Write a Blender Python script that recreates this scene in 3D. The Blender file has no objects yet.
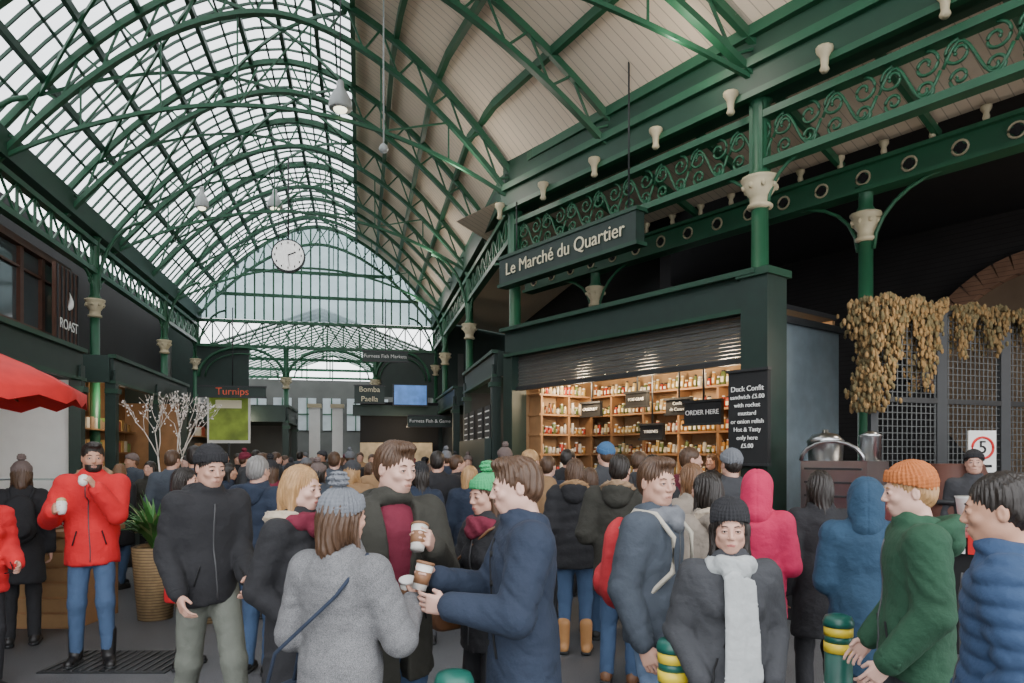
import bpy, math, random, time
import numpy as np
from mathutils import Vector, Matrix
random.seed(7)
T0=time.time()
S=bpy.context.scene
rad=math.radians
# ---------------------------------------------------------------- materials
MC={}
def M(name,col,rough=.6,metal=0,var=.25,vs=6,bump=0,bs=40,em=0,stripe=None,fine=0,streak=0,bd=2):
    if name in MC: return MC[name]
    m=bpy.data.materials.new(name); m.use_nodes=True; nt=m.node_tree; N=nt.nodes; L=nt.links
    b=N['Principled BSDF']; b.inputs['Roughness'].default_value=rough; b.inputs['Metallic'].default_value=metal
    tc=N.new('ShaderNodeTexCoord'); nz=N.new('ShaderNodeTexNoise'); nz.inputs['Scale'].default_value=vs; nz.inputs['Detail'].default_value=5
    vec=tc.outputs['Object']
    if streak:
        mp=N.new('ShaderNodeMapping'); mp.inputs['Scale'].default_value=(1,1,streak); L.new(vec,mp.inputs[0]); vec=mp.outputs[0]
    L.new(vec,nz.inputs['Vector'])
    mx=N.new('ShaderNodeMix'); mx.data_type='RGBA'
    mx.inputs[6].default_value=(*[c*(1-var) for c in col],1); mx.inputs[7].default_value=(*[min(1,c*(1+var)) for c in col],1)
    L.new(nz.outputs['Fac'],mx.inputs[0]); out=mx.outputs[2]
    if fine:
        n2=N.new('ShaderNodeTexNoise'); n2.inputs['Scale'].default_value=fine; n2.inputs['Detail'].default_value=2
        L.new(tc.outputs['Object'],n2.inputs['Vector'])
        r=N.new('ShaderNodeMapRange'); r.inputs[1].default_value=.36; r.inputs[2].default_value=.64; r.inputs[3].default_value=.5; r.inputs[4].default_value=1.6
        L.new(n2.outputs['Fac'],r.inputs[0])
        m2=N.new('ShaderNodeVectorMath'); m2.operation='SCALE'; L.new(out,m2.inputs[0]); L.new(r.outputs[0],m2.inputs['Scale']); out=m2.outputs[0]
    if stripe:
        ax,per,w,dk=stripe
        sp=N.new('ShaderNodeSeparateXYZ'); L.new(tc.outputs['Object'],sp.inputs[0])
        a=N.new('ShaderNodeMath'); a.operation='DIVIDE'; a.inputs[1].default_value=per; L.new(sp.outputs[ax],a.inputs[0])
        f=N.new('ShaderNodeMath'); f.operation='FRACT'; L.new(a.outputs[0],f.inputs[0])
        l=N.new('ShaderNodeMath'); l.operation='LESS_THAN'; l.inputs[1].default_value=w; L.new(f.outputs[0],l.inputs[0])
        m3=N.new('ShaderNodeMix'); m3.data_type='RGBA'; L.new(l.outputs[0],m3.inputs[0]); L.new(out,m3.inputs[6])
        m3.inputs[7].default_value=(*[c*dk for c in col],1); out=m3.outputs[2]
    L.new(out,b.inputs['Base Color'])
    if bump:
        n3=N.new('ShaderNodeTexNoise'); n3.inputs['Scale'].default_value=bs; n3.inputs['Detail'].default_value=bd; L.new(vec,n3.inputs['Vector'])
        bp=N.new('ShaderNodeBump'); bp.inputs['Strength'].default_value=bump; bp.inputs['Distance'].default_value=.01 if bd==2 else .03
        L.new(n3.outputs['Fac'],bp.inputs['Height']); L.new(bp.outputs[0],b.inputs['Normal'])
    if em:
        L.new(out,b.inputs['Emission Color']); b.inputs['Emission Strength'].default_value=em
    MC[name]=m; return m
def pane(name,col,tr):
    m=bpy.data.materials.new(name); m.use_nodes=True; nt=m.node_tree; N=nt.nodes; L=nt.links
    N.remove(N['Principled BSDF']); o=N['Material Output']
    t=N.new('ShaderNodeBsdfTransparent'); t.inputs[0].default_value=(*col,1)
    d=N.new('ShaderNodeBsdfTranslucent'); tc=N.new('ShaderNodeTexCoord'); nz=N.new('ShaderNodeTexNoise'); nz.inputs['Scale'].default_value=1.3; nz.inputs['Detail'].default_value=6
    L.new(tc.outputs['Object'],nz.inputs['Vector']); mx=N.new('ShaderNodeMix'); mx.data_type='RGBA'; L.new(nz.outputs['Fac'],mx.inputs[0])
    mx.inputs[6].default_value=(*[c*.35 for c in col],1); mx.inputs[7].default_value=(*col,1); L.new(mx.outputs[2],d.inputs[0])
    s=N.new('ShaderNodeMixShader'); s.inputs[0].default_value=tr; L.new(d.outputs[0],s.inputs[1]); L.new(t.outputs[0],s.inputs[2]); L.new(s.outputs[0],o.inputs[0])
    return m
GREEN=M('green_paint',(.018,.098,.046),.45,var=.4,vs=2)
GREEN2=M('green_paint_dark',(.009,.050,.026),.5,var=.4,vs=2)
KIOSK=M('kiosk_paint',(.010,.028,.021),.5,var=.3)
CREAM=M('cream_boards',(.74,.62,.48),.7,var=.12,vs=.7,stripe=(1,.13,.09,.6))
STONE=M('cream_capital',(.50,.43,.28),.6,var=.25)
GLASS=pane('wired_glass',(.86,.87,.88),.42)
GABLE=pane('gable_glass',(.36,.46,.48),.2)
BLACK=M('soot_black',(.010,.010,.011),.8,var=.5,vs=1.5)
DARK=M('dark_metal',(.022,.024,.026),.5)
BROWN=M('brown_timber',(.08,.03,.016),.55,var=.4,vs=4)
WOOD=M('shelf_wood',(.34,.18,.08),.6,var=.4,vs=5)
WHITE=M('white_paint',(.78,.78,.75),.6,var=.08)
STEEL=M('brushed_steel',(.55,.56,.57),.28,1,var=.1)
WINDOW=M('dark_window',(.07,.085,.09),.08,var=.4,vs=1)
ASPH=M('asphalt',(.10,.102,.108),.5,var=.4,vs=1.2,bump=.4,bs=90,fine=160)
RED=M('red_canvas',(.6,.02,.02),.7)
BOARD=M('chalkboard',(.012,.013,.014),.7,var=.4)
CHALK=M('chalk_white',(.85,.85,.82),.8,var=.05)
LETTER=M('cream_letter',(.8,.74,.52),.6,var=.05)
BRICK=M('old_brick',(.24,.13,.08),.85,var=.4,vs=5,stripe=(2,.08,.12,.5))
# ---------------------------------------------------------------- mesh builder
class MB:
    def __init__(s): s.ch=[]; s.mats=[]
    def mi(s,m):
        if m not in s.mats: s.mats.append(m)
        return s.mats.index(m)
    def add(s,V,F,m,sm=False): s.ch.append((np.asarray(V,np.float32).reshape(-1,3),F,s.mi(m),sm))
    def box(s,c,d,m,rz=0,rx=0):
        h=np.array(d)/2; V=np.array([[i,j,k] for i in(-1,1) for j in(-1,1) for k in(-1,1)])*h
        if rx: V=V@np.array(Matrix.Rotation(rx,3,'X')).T
        if rz: V=V@np.array(Matrix.Rotation(rz,3,'Z')).T
        s.add(V+np.array(c),[[0,1,3,2],[4,6,7,5],[0,4,5,1],[2,3,7,6],[0,2,6,4],[1,5,7,3]],m)
    def beam(s,a,b,w,h,m):
        a=np.array(a,float); b=np.array(b,float); t=b-a; n=np.linalg.norm(t)
        if n<1e-6: return
        t/=n; up=np.array([0,0,1.]) if abs(t[2])<.97 else np.array([0,1.,0])
        x=np.cross(t,up); x/=np.linalg.norm(x); z=np.cross(x,t)
        V=[p+x*i*w/2+z*k*h/2 for p in(a,b) for i,k in((-1,-1),(1,-1),(1,1),(-1,1))]
        s.add(V,[[3,2,1,0],[4,5,6,7],[0,1,5,4],[1,2,6,5],[2,3,7,6],[3,0,4,7]],m)
    def path(s,pts,w,h,m):
        for a,b in zip(pts[:-1],pts[1:]): s.beam(a,b,w,h,m)
    def tube(s,pts,r,m,n=6,close=False):
        P=np.array(pts,float); k=len(P); R=r if hasattr(r,'__len__') else [r]*k
        T=np.gradient(P,axis=0); T/=np.linalg.norm(T,axis=1)[:,None]+1e-9
        ref=np.array([0,0,1.]) if np.mean(abs(T[:,2]))<.8 else np.array([.3,1.,0]); V=[]
        for p,t,q in zip(P,T,R):
            x=np.cross(t,ref); x/=np.linalg.norm(x)+1e-9; y=np.cross(x,t)
            for i in range(n):
                a=2*math.pi*i/n; V.append(p+q*(x*math.cos(a)+y*math.sin(a)))
        F=[[j*n+i,j*n+(i+1)%n,(j+1)*n+(i+1)%n,(j+1)*n+i] for j in range(k-1) for i in range(n)]
        F+=[list(range(n))[::-1],[ (k-1)*n+i for i in range(n)]]
        s.add(V,F,m,True)
    def cyl(s,a,b,r,m,r2=None,n=10): s.tube([a,b],[r,r if r2 is None else r2],m,n)
    def lathe(s,c,prof,m,n=16):
        V=[];k=len(prof)
        for r,z in prof:
            for i in range(n):
                a=2*math.pi*i/n; V.append((c[0]+r*math.cos(a),c[1]+r*math.sin(a),c[2]+z))
        F=[[j*n+i,j*n+(i+1)%n,(j+1)*n+(i+1)%n,(j+1)*n+i] for j in range(k-1) for i in range(n)]
        F+=[list(range(n))[::-1],[(k-1)*n+i for i in range(n)]]
        s.add(V,F,m,True)
    def ball(s,c,r,m,n=10):
        if not hasattr(r,'__len__'): r=(r,r,r)
        V=[];k=n//2+2
        for j in range(k):
            t=math.pi*(j+.02)/(k-.96)
            for i in range(n):
                a=2*math.pi*i/n; V.append((c[0]+r[0]*math.sin(t)*math.cos(a),c[1]+r[1]*math.sin(t)*math.sin(a),c[2]-r[2]*math.cos(t)))
        F=[[j*n+i,j*n+(i+1)%n,(j+1)*n+(i+1)%n,(j+1)*n+i] for j in range(k-1) for i in range(n)]
        s.add(V,F,m,True)
    def disc(s,c,nrm,r,th,m,n=24):
        c=np.array(c,float); nrm=np.array(nrm,float); s.cyl(c-nrm*th/2,c+nrm*th/2,r,m,n=n); V,F,i,_=s.ch[-1]; s.ch[-1]=(V,F,i,False)
    def obj(s,name,W=None):
        vs=[];lp=[];tot=[];mi=[];sm=[];o=0
        for V,F,m,k in s.ch:
            vs.append(V)
            if isinstance(F,np.ndarray): lp.append(F.ravel()+o); nf=len(F); tot.append(np.full(nf,4))
            else:
                lp.append(np.array([i for f in F for i in f])+o); nf=len(F); tot.append(np.array([len(f) for f in F]))
            mi.append(np.full(nf,m)); sm.append(np.full(nf,k)); o+=len(V)
        vs=np.concatenate(vs);lp=np.concatenate(lp).astype(np.int32);tot=np.concatenate(tot);mi=np.concatenate(mi).astype(np.int32);sm=np.concatenate(sm)
        me=bpy.data.meshes.new(name); me.vertices.add(len(vs)); me.vertices.foreach_set('co',vs.ravel())
        me.loops.add(len(lp)); me.loops.foreach_set('vertex_index',lp)
        me.polygons.add(len(tot)); st=np.concatenate([[0],np.cumsum(tot)[:-1]]).astype(np.int32); me.polygons.foreach_set('loop_start',st)
        for m in s.mats: me.materials.append(m)
        me.polygons.foreach_set('material_index',mi); me.polygons.foreach_set('use_smooth',sm)
        me.update(calc_edges=True); me.validate()
        ob=bpy.data.objects.new(name,me); S.collection.objects.link(ob)
        if W is not None: ob.matrix_world=W
        return ob
def text(par,st,loc,size,rz,mat,nm='lettering',al='CENTER'):
    c=bpy.data.curves.new(nm,'FONT'); c.body=st; c.size=size; c.align_x=al; c.align_y='CENTER'; c.extrude=.004
    c.materials.append(mat); o=bpy.data.objects.new(nm,c); S.collection.objects.link(o); o.parent=par
    o.location=loc; o.rotation_euler=(math.pi/2,0,rz); return o
H=Matrix.Rotation(rad(12.25),4,'Z')                       # hall frame: x across, y along, z up
RF=Matrix.Translation((.05,11.66,0))@Matrix.Rotation(rad(-52.76),4,'Z')   # right arcade frame
# ---------------------------------------------------------------- shell
b=MB(); b.box((0,15,-.05),(90,90,.1),ASPH); b.obj('ground')
VC=-1.3;VL=-5.1
def VR(u): return 2.5 if u>=11.4 else 2.5+.466*(11.4-u)
def zf(u,v,off=0):
    a=(VC-VL) if v<VC else VR(u)-VC
    return 6.05+off+(2.65+off*.4)*(1-min(1,abs(v-VC)/a)**1.8)
def grid(b,us,fv,n,off,m):
    V=[];
    for u in us:
        v0,v1=fv(u)
        for i in range(n+1):
            v=v0+(v1-v0)*i/n; V.append((v,u,zf(u,v,off)))
    F=[[j*(n+1)+i,j*(n+1)+i+1,(j+1)*(n+1)+i+1,(j+1)*(n+1)+i] for j in range(len(us)-1) for i in range(n)]
    b.add(V,F,m,True)
US=list(np.arange(0,24.01,.6))
RG=-.12
b=MB(); grid(b,US,lambda u:(VL,RG),16,.42,GLASS); b.obj('roof_glazing',H)
b=MB(); grid(b,US,lambda u:(RG,VR(u)),16,.42,CREAM); b.obj('ceiling',H)
RU=[.9,3.0,5.1,7.2,9.3,11.4,13.8,16.2,18.6,21.0,23.6]
b=MB()   # glazing bars + purlins
for u in np.arange(0,24.01,.34):
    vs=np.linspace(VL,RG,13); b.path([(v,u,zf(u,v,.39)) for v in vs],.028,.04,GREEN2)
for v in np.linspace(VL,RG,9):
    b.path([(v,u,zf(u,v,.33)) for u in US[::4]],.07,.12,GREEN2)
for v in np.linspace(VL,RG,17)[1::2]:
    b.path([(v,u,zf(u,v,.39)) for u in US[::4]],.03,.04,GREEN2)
for f in (.0,.25,.5,.75,.97):
    b.path([(RG+(VR(u)-RG)*f,u,zf(u,RG+(VR(u)-RG)*f,.33)) for u in US[::2]],.08,.13,GREEN)
b.obj('roof_purlins',H)
b=MB()
for q,u in enumerate(RU):
    vs=np.linspace(VL,VR(u),29); big=q%2==1
    up=[(v,u,zf(u,v,.3)) for v in vs]; lo=[(v,u,zf(u,v,-.1)) for v in vs]
    b.path(up,.09,.09,GREEN); b.path(lo,.11,.07,GREEN)
    for i in range(28): b.beam(lo[i] if i%2 else up[i],up[i+1] if i%2 else lo[i+1],.03,.03,GREEN)
    def z2(v):
        a=(VC-VL) if v<VC else VR(u)-VC
        return 5.95+1.15*(1-(abs(v-VC)/a)**2)
    if big:
        b.path([(v,u,z2(v)) for v in vs],.05,.055,GREEN)
        for i in range(4,26,4): b.beam((vs[i],u,z2(vs[i])),lo[i],.025,.025,GREEN)
        for i in (4,12,20): b.beam((vs[i],u,z2(vs[i])),lo[i+4],.025,.025,GREEN)
    if q<len(RU)-1:
        u2=RU[q+1]
        for i,j in ((2,10),(10,18),(10,2),(18,10)):
            v2=np.linspace(VL,VR(u2),29); n=6; P=[]
            for t in range(n+1):
                f=t/n; uu=u+(u2-u)*f; v=vs[i]+(v2[j]-vs[i])*f; P.append((v,uu,zf(uu,v,.22)))
            b.path(P,.035,.05,GREEN)
b.obj('roof_trusses',H)
def xlattice(b,p,q,z0,z1,m,cell=.6,ch=.09):
    p=np.array(p,float);q=np.array(q,float);L=np.linalg.norm(q-p);n=max(1,int(L/cell))
    for z in(z0,z1): b.beam((*p,z),(*q,z),.14,ch,m)
    for i in range(n):
        a=p+(q-p)*i/n; c=p+(q-p)*(i+1)/n; k=(a+c)/2
        b.beam((*a,z0),(*c,z1),.03,.04,m); b.beam((*a,z1),(*c,z0),.03,.04,m); b.beam((*c,z0),(*c,z1),.04,.04,m)
def column(b,x,y,zc,top,r=.085,base=0):
    b.lathe((x,y,0),[(r*2,base),(r*2,base+.12),(r*1.5,base+.2),(r*1.3,base+.9),(r*1.5,base+.95),(r*1.15,base+1.05),(r,zc-.35)],GREEN)
    b.lathe((x,y,zc-.35),[(r,0),(r*1.5,.02),(r*1.5,.05),(r*1.15,.07),(r*1.2,.14),(r*2.1,.26),(r*1.7,.28),(r*2.2,.33),(r*2.2,.36)],STONE,12)
    for k in range(8):
        a=k*math.pi/4; b.ball((x+r*1.9*math.cos(a),y+r*1.9*math.sin(a),zc-.1),(.03,.03,.035),STONE,6)
    b.lathe((x,y,zc),[(r*1.3,0),(r*1.3,.06),(r,.1),(r,top-zc-.1),(r*1.5,top-zc)],GREEN)
    return b
for nm,v,us,u0 in (('arcade_left',VL,(.3,5.2,10.2,15.2,20.2,23.9),0),('arcade_hall',2.5,(16.2,21.0,23.9),11.4)):
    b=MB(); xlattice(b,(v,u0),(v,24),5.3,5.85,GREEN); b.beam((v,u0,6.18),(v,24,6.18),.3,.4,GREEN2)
    s=1 if v<0 else -1
    for u in us:
        column(b,v,u,4.75,6)
        for dd in(-1,1):
            b.tube([(v,u+dd*(.08+.9*(1-math.cos(t))),4.75+.6*math.sin(t)) for t in np.linspace(0,1.5,8)],.03,GREEN)
            b.tube([(v,u+dd*(.25+.09*math.cos(t)),5.12+.09*math.sin(t)) for t in np.linspace(0,6.28,12)],.015,GREEN)
        b.tube([(v+s*(.05+.9*(1-math.cos(t))),u,4.85+1.5*math.sin(t)) for t in np.linspace(0,1.5,8)],.035,GREEN)
    b.obj(nm,H)
# right arcade rows
b=MB(); L=13.5
b.beam((-.2,0,5.95),(L,0,5.95),.3,.42,GREEN2); b.beam((-.2,-.16,6.12),(L,-.16,6.12),.12,.1,GREEN); b.beam((-.2,0,6.38),(L,0,6.38),.2,.5,GREEN2)
b.beam((-.2,-.16,5.76),(L,-.16,5.76),.1,.07,GREEN)
for z in(5.0,5.55): b.beam((0,0,z),(L,0,z),.16,.08,GREEN)
def spiral(b,cx,cz,r,a0,d,y=0,th=.017):
    b.tube([(cx+r*(1-t/10.5)*math.cos(a0+d*t),y,cz+r*(1-t/10.5)*math.sin(a0+d*t)) for t in np.linspace(0,8.5,26)],th,GREEN,5)
x=.12
while x<L-.5:
    w=.58
    for s_ in(-1,1):
        spiral(b,x+w/2+s_*.15,5.37,.13,math.pi/2,s_*-1)
        spiral(b,x+w/2+s_*.14,5.14,.095,-math.pi/2,s_)
    b.tube([(x+w/2-.28+.56*t,0,5.27+.2*math.sin(t*math.pi*2)) for t in np.linspace(0,1,14)],.017,GREEN,5)
    x+=w
for cx in(0,4.6,9.2):
    column(b,cx,0,4.85,5.75,.095)
    b.box((cx,0,5.3),(.17,.17,.9),GREEN)
    for dd in(-1,1): b.tube([(cx+dd*(.1+.5*(1-math.cos(t))),0,4.5+.5*math.sin(t)) for t in np.linspace(0,1.55,7)],.02,GREEN)
for cx in np.arange(-.1,L,1.12):
    b.lathe((cx,-.24,5.6),[(.03,0),(.05,.03),(.035,.07),(.045,.16),(.085,.22),(.085,.26)],STONE,10)
b.obj('scrollwork_arcade',RF)
b=MB(); Y2=1.85
b.beam((-2,Y2,5.2),(L,Y2,5.2),.12,.3,GREEN); b.beam((-2,Y2,5.37),(L,Y2,5.37),.26,.05,GREEN); b.beam((-2,Y2,5.04),(L,Y2,5.04),.26,.05,GREEN)
for cx in np.arange(-1.7,L,.55):
    b.tube([(cx+.085*math.cos(t),Y2-.07,5.2+.085*math.sin(t)) for t in np.linspace(0,6.3,16)],.014,STONE,5)
    for i,j in((.035,0),(-.035,0),(0,.035),(0,-.035)): b.disc((cx+i,Y2-.07,5.2+j),(0,1,0),.032,.02,BLACK,10)
    b.lathe((cx+.27,Y2-.1,5.4),[(.03,0),(.04,.03),(.03,.08),(.06,.13),(.06,.16)],STONE,8)
for cx in(0,4.9,9.6):
    column(b,cx,Y2,4.75,5.1,.085)
    for dd in(-1,1): b.tube([(cx+dd*(.1+.9*(1-math.cos(t))),Y2,4.3+.75*math.sin(t)) for t in np.linspace(0,1.55,7)],.025,GREEN)
for cx in np.arange(0,L,1.15): b.beam((cx,.2,5.95),(cx,Y2,5.45),.06,.1,GREEN)
b.obj('quatrefoil_arcade',RF)
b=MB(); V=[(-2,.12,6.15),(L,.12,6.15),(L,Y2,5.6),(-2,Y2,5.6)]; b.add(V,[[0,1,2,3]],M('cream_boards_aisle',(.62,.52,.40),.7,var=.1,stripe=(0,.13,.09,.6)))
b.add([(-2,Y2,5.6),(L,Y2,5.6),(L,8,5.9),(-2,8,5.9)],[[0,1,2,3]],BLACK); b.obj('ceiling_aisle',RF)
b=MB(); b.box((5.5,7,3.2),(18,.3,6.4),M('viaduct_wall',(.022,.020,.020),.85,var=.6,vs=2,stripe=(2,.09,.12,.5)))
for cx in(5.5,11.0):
    for k in range(24):
        a=math.pi*(k+.5)/24; p=np.array((cx+1.95*math.cos(a),6.78,3.0+1.95*math.sin(a)))
        h_=np.array((.17,.1,.12)); V=np.array([[i,j,l] for i in(-1,1) for j in(-1,1) for l in(-1,1)])*h_
        V=V@np.array(Matrix.Rotation(-a,3,'Y')).T+p; b.add(V,[[0,1,3,2],[4,6,7,5],[0,4,5,1],[2,3,7,6],[0,2,6,4],[1,5,7,3]],BRICK)
    b.disc((cx,6.86,3.0),(0,1,0),1.8,.03,M('arch_infill',(.16,.11,.07),.9,var=.5,vs=1.5))
b.obj('wall_right',RF)
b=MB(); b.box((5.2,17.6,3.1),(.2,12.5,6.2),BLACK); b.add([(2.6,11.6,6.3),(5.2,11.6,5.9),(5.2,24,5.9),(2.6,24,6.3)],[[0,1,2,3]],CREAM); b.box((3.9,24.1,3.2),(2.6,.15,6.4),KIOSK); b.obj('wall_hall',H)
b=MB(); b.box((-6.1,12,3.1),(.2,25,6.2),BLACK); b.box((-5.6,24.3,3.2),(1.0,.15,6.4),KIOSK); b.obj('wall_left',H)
b=MB(); b.box((-5.65,7.2,4.5),(.2,15.4,1.6),BROWN)
for i in range(18):
    u=.6+i*.8
    b.box((-5.53,u,4.5),(.04,.68,1.25),WINDOW)
    for e in(-.37,.37): b.box((-5.5,u+e,4.5),(.1,.06,1.4),BROWN)
    b.box((-5.5,u,4.8),(.08,.7,.04),BROWN)
b.box((-5.48,7.2,5.2),(.14,15.4,.12),BROWN); b.box((-5.48,7.2,3.82),(.14,15.4,.12),BROWN); b.box((-5.6,7.2,3.5),(.2,15.4,.5),GREEN2)
b.obj('window_1',H)
b=MB(); b.box((-5.25,14.2,4.35),(.06,1.0,1.5),BROWN)
for i in range(6): b.box((-5.21,13.75+i*.18,4.35),(.03,.02,1.46),DARK)
b.tube([(-5.19,14.2+.09*math.sin(t*3),4.35+.32*t) for t in np.linspace(0,1,10)],[.015,.04,.05,.05,.045,.04,.03,.02,.012,.004],CHALK)
o=b.obj('restaurant_sign',H); text(o,'ROAST',(-5.19,14.2,4.05),.26,rad(90),CHALK)
# gable end
b=MB()
vs=np.linspace(VL,2.5,27)
for i in range(26):
    v0,v1=vs[i],vs[i+1]; b.add([(v0,24,6.1),(v1,24,6.1),(v1,24,zf(24,v1,.4)),(v0,24,zf(24,v0,.4))],[[0,1,2,3]],GABLE)
    b.beam((v0,23.97,6.1),(v0,23.97,zf(24,v0,.4)),.05,.05,GREEN)
for z in(6.9,7.7):
    vv=[v for v in vs if zf(24,v,.3)>z]; b.beam((vv[0],23.95,z),(vv[-1],23.95,z),.08,.1,GREEN)
b.obj('window_2',H)
b=MB(); xlattice(b,(VL,23.8),(2.5,23.8),5.2,6.0,GREEN,.5)
for cx,w in((-3.7,1.3),(-.9,1.4),(1.4,.9)):
    b.tube([(cx+w*math.cos(t),23.75,4.2+.95*math.sin(t)) for t in np.linspace(0,math.pi,16)],.05,GREEN)
    b.tube([(cx+w*.85*math.cos(t),23.75,4.2+.75*math.sin(t)) for t in np.linspace(0,math.pi,16)],.025,GREEN)
for cx in(-2.35,.5): column(b,cx,23.8,4.2,5.2)
b.box((1.5,23.85,4.4),(2.0,.05,1.5),KIOSK); b.box((-4.3,23.85,4.4),(1.6,.05,1.5),KIOSK)
b.obj('end_screen',H)
b=MB(); b.add([(-5,24.2,5.2),(-1.3,24.2,6.6),(-1.3,36,6.6),(-5,36,5.2),(2.5,24.2,5.2),(2.5,36,5.2)],[[0,1,2,3],[1,4,5,2]],GLASS)
for u in np.arange(24.3,36,.6): b.beam((-5,u,5.2),(-1.3,u,6.6),.05,.08,GREEN); b.beam((2.5,u,5.2),(-1.3,u,6.6),.05,.08,GREEN)
for u in(26,29,32,35):
    b.beam((-5,u,5.1),(2.5,u,5.1),.08,.1,GREEN); 
    for v in(-3.8,-2.5,-1.3,0,1.3): b.beam((v,u,5.1),(v,u,6.6-abs(v+1.3)*.375),.05,.05,GREEN)
b.obj('roof_glazing_annex',H)
FW=M('far_wall',(.12,.125,.115),.8,var=.5,vs=1)
b=MB(); b.box((-1.3,34,2.6),(12,.3,5.2),FW)
for i in range(7):
    b.box((-4.6+i*1.1,33.8,3.6),(.8,.05,1.5),M('far_panes',(.5,.56,.58),.3,var=.3,vs=3)); b.box((-4.6+i*1.1,33.75,3.6),(.05,.05,1.5),GREEN); b.box((-4.6+i*1.1,33.75,3.6),(.8,.05,.05),GREEN)
b.box((-6,30,2.6),(.2,12,5.2),FW); b.box((3.4,30,2.6),(.2,12,5.2),FW); b.obj('wall_back',H)
# ---------------------------------------------------------------- hanging fittings
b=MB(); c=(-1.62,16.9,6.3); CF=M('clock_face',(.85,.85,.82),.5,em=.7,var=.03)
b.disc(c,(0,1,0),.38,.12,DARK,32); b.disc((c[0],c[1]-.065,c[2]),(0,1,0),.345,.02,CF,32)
for k in range(12):
    a=k*math.pi/6; b.box((c[0]+.29*math.sin(a),c[1]-.08,c[2]+.29*math.cos(a)),(.025,.01,.05),BLACK)
b.beam((c[0],c[1]-.085,c[2]),(c[0]+.17,c[1]-.085,c[2]+.08),.01,.03,BLACK); b.beam((c[0],c[1]-.085,c[2]),(c[0]+.03,c[1]-.085,c[2]-.26),.01,.022,BLACK)
b.cyl((c[0],c[1],c[2]+.36),(c[0],c[1],8.6),.02,DARK); b.obj('hanging_clock',H)
LAMP=M('lamp_enamel',(.42,.44,.43),.35); BULB=M('lamp_glow',(1,.85,.6),.5,em=3)
for x,y,z,r in((-.3,11.2,7.1,.18),(-1.95,17.2,7.5,.18),(-2.2,20.3,7.2,.18),(-3.3,16,7.0,.14)):
    b=MB(); b.lathe((x,y,z),[(r*.95,-.02),(r,0),(r*.95,.12),(r*.6,.24),(r*.35,.3),(r*.3,.4),(.03,.43)],LAMP,20); b.ball((x,y,z-.02),(r*.6,r*.6,.06),BULB,12)
    b.cyl((x,y,z+.42),(x,y,zf(y,x,.3)),.012,DARK,n=6); b.obj('pendant_lamp',H)
for x,y,z in((.33,10.2,6.15),(-.1,9.6,8.3)):
    b=MB(); b.cyl((x,y,z),(x,y,zf(y,x,.3)),.012,LAMP,n=6); b.lathe((x,y,z-.1),[(.0,-.01),(.05,0),(.07,.04),(.05,.09),(.02,.12)],LAMP); b.obj('security_dome_camera',H)
# ---------------------------------------------------------------- signs
b=MB(); b.box((1.62,-.35,4.64),(2.95,.16,.46),KIOSK)
for z in(4.42,4.86): b.box((1.62,-.35,z),(3.01,.2,.05),GREEN2)
for x in(.5,2.9): b.cyl((x,-.35,4.88),(x,-.35,8.0 if x>2 else 5.7),.012,DARK,n=6); b.beam((x,-.35,4.95),(x,0,4.95),.04,.04,GREEN2)
o=b.obj('shop_name_sign',RF); text(o,'Le Marché du Quartier',(1.62,-.445,4.64),.275,0,LETTER)
def sign(name,c,w,h,st,fr,mat=None,lm=None,size=.2,rz=0,post=None):
    b=MB(); b.box(c,(w,.06,h),mat or KIOSK,rz)
    n=np.array((math.sin(rz),-math.cos(rz),0)); 
    for sgn in(-1,1): b.box((c[0]+n[0]*.02,c[1]+n[1]*.02,c[2]+sgn*(h/2)),(w+.04,.07,.03),DARK,rz)
    if post: b.cyl((c[0],c[1],c[2]+h/2),(c[0],c[1],post),.015,DARK,n=6)
    o=b.obj(name,fr)
    ls=st.split('\n')
    for i,t in enumerate(ls):
        z=c[2]+((len(ls)-1)/2-i)*size*1.3; text(o,t,(c[0]+n[0]*.04,c[1]+n[1]*.04,z),size*(1.2 if name=='chalkboard_menu' and i==0 else 1),rz,lm or CHALK)
    return o
sign('greengrocer_sign',(-2.95,17.6,3.2),1.5,.26,'Turnips',H,size=.24,lm=M('red_letter',(.8,.12,.05)),post=5.2)
sign('fishmonger_hanging_sign',(.65,18.6,4.28),1.15,.26,'Furness Fish Markets',H,size=.13,post=5.8)
sign('paella_sign',(.25,19.4,3.35),.8,.48,'Bomba\nPaella',H,size=.2,lm=LETTER)
sign('fish_and_game_sign',(1.85,19.0,2.62),1.2,.3,'Furness Fish & Game',H,size=.13)
b=MB(); b.box((1.35,19.4,3.35),(.95,.1,.6),DARK); b.box((1.35,19.34,3.35),(.88,.02,.53),M('screen_blue',(.05,.16,.45),.3,var=.9,vs=3,em=.8)); b.obj('video_screen',H)
b=MB(); b.box((-3.15,18.3,2.62),(1.0,.05,1.25),WHITE); PM=M('poster_print',(.25,.35,.04),.6,var=1,vs=3)
b.box((-3.15,18.26,2.62),(.9,.02,1.1),PM); b.box((-3.15,18.24,2.95),(.6,.02,.2),LETTER); b.cyl((-3.15,18.3,0),(-3.15,18.3,2),.03,DARK); b.obj('poster',H)
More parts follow.
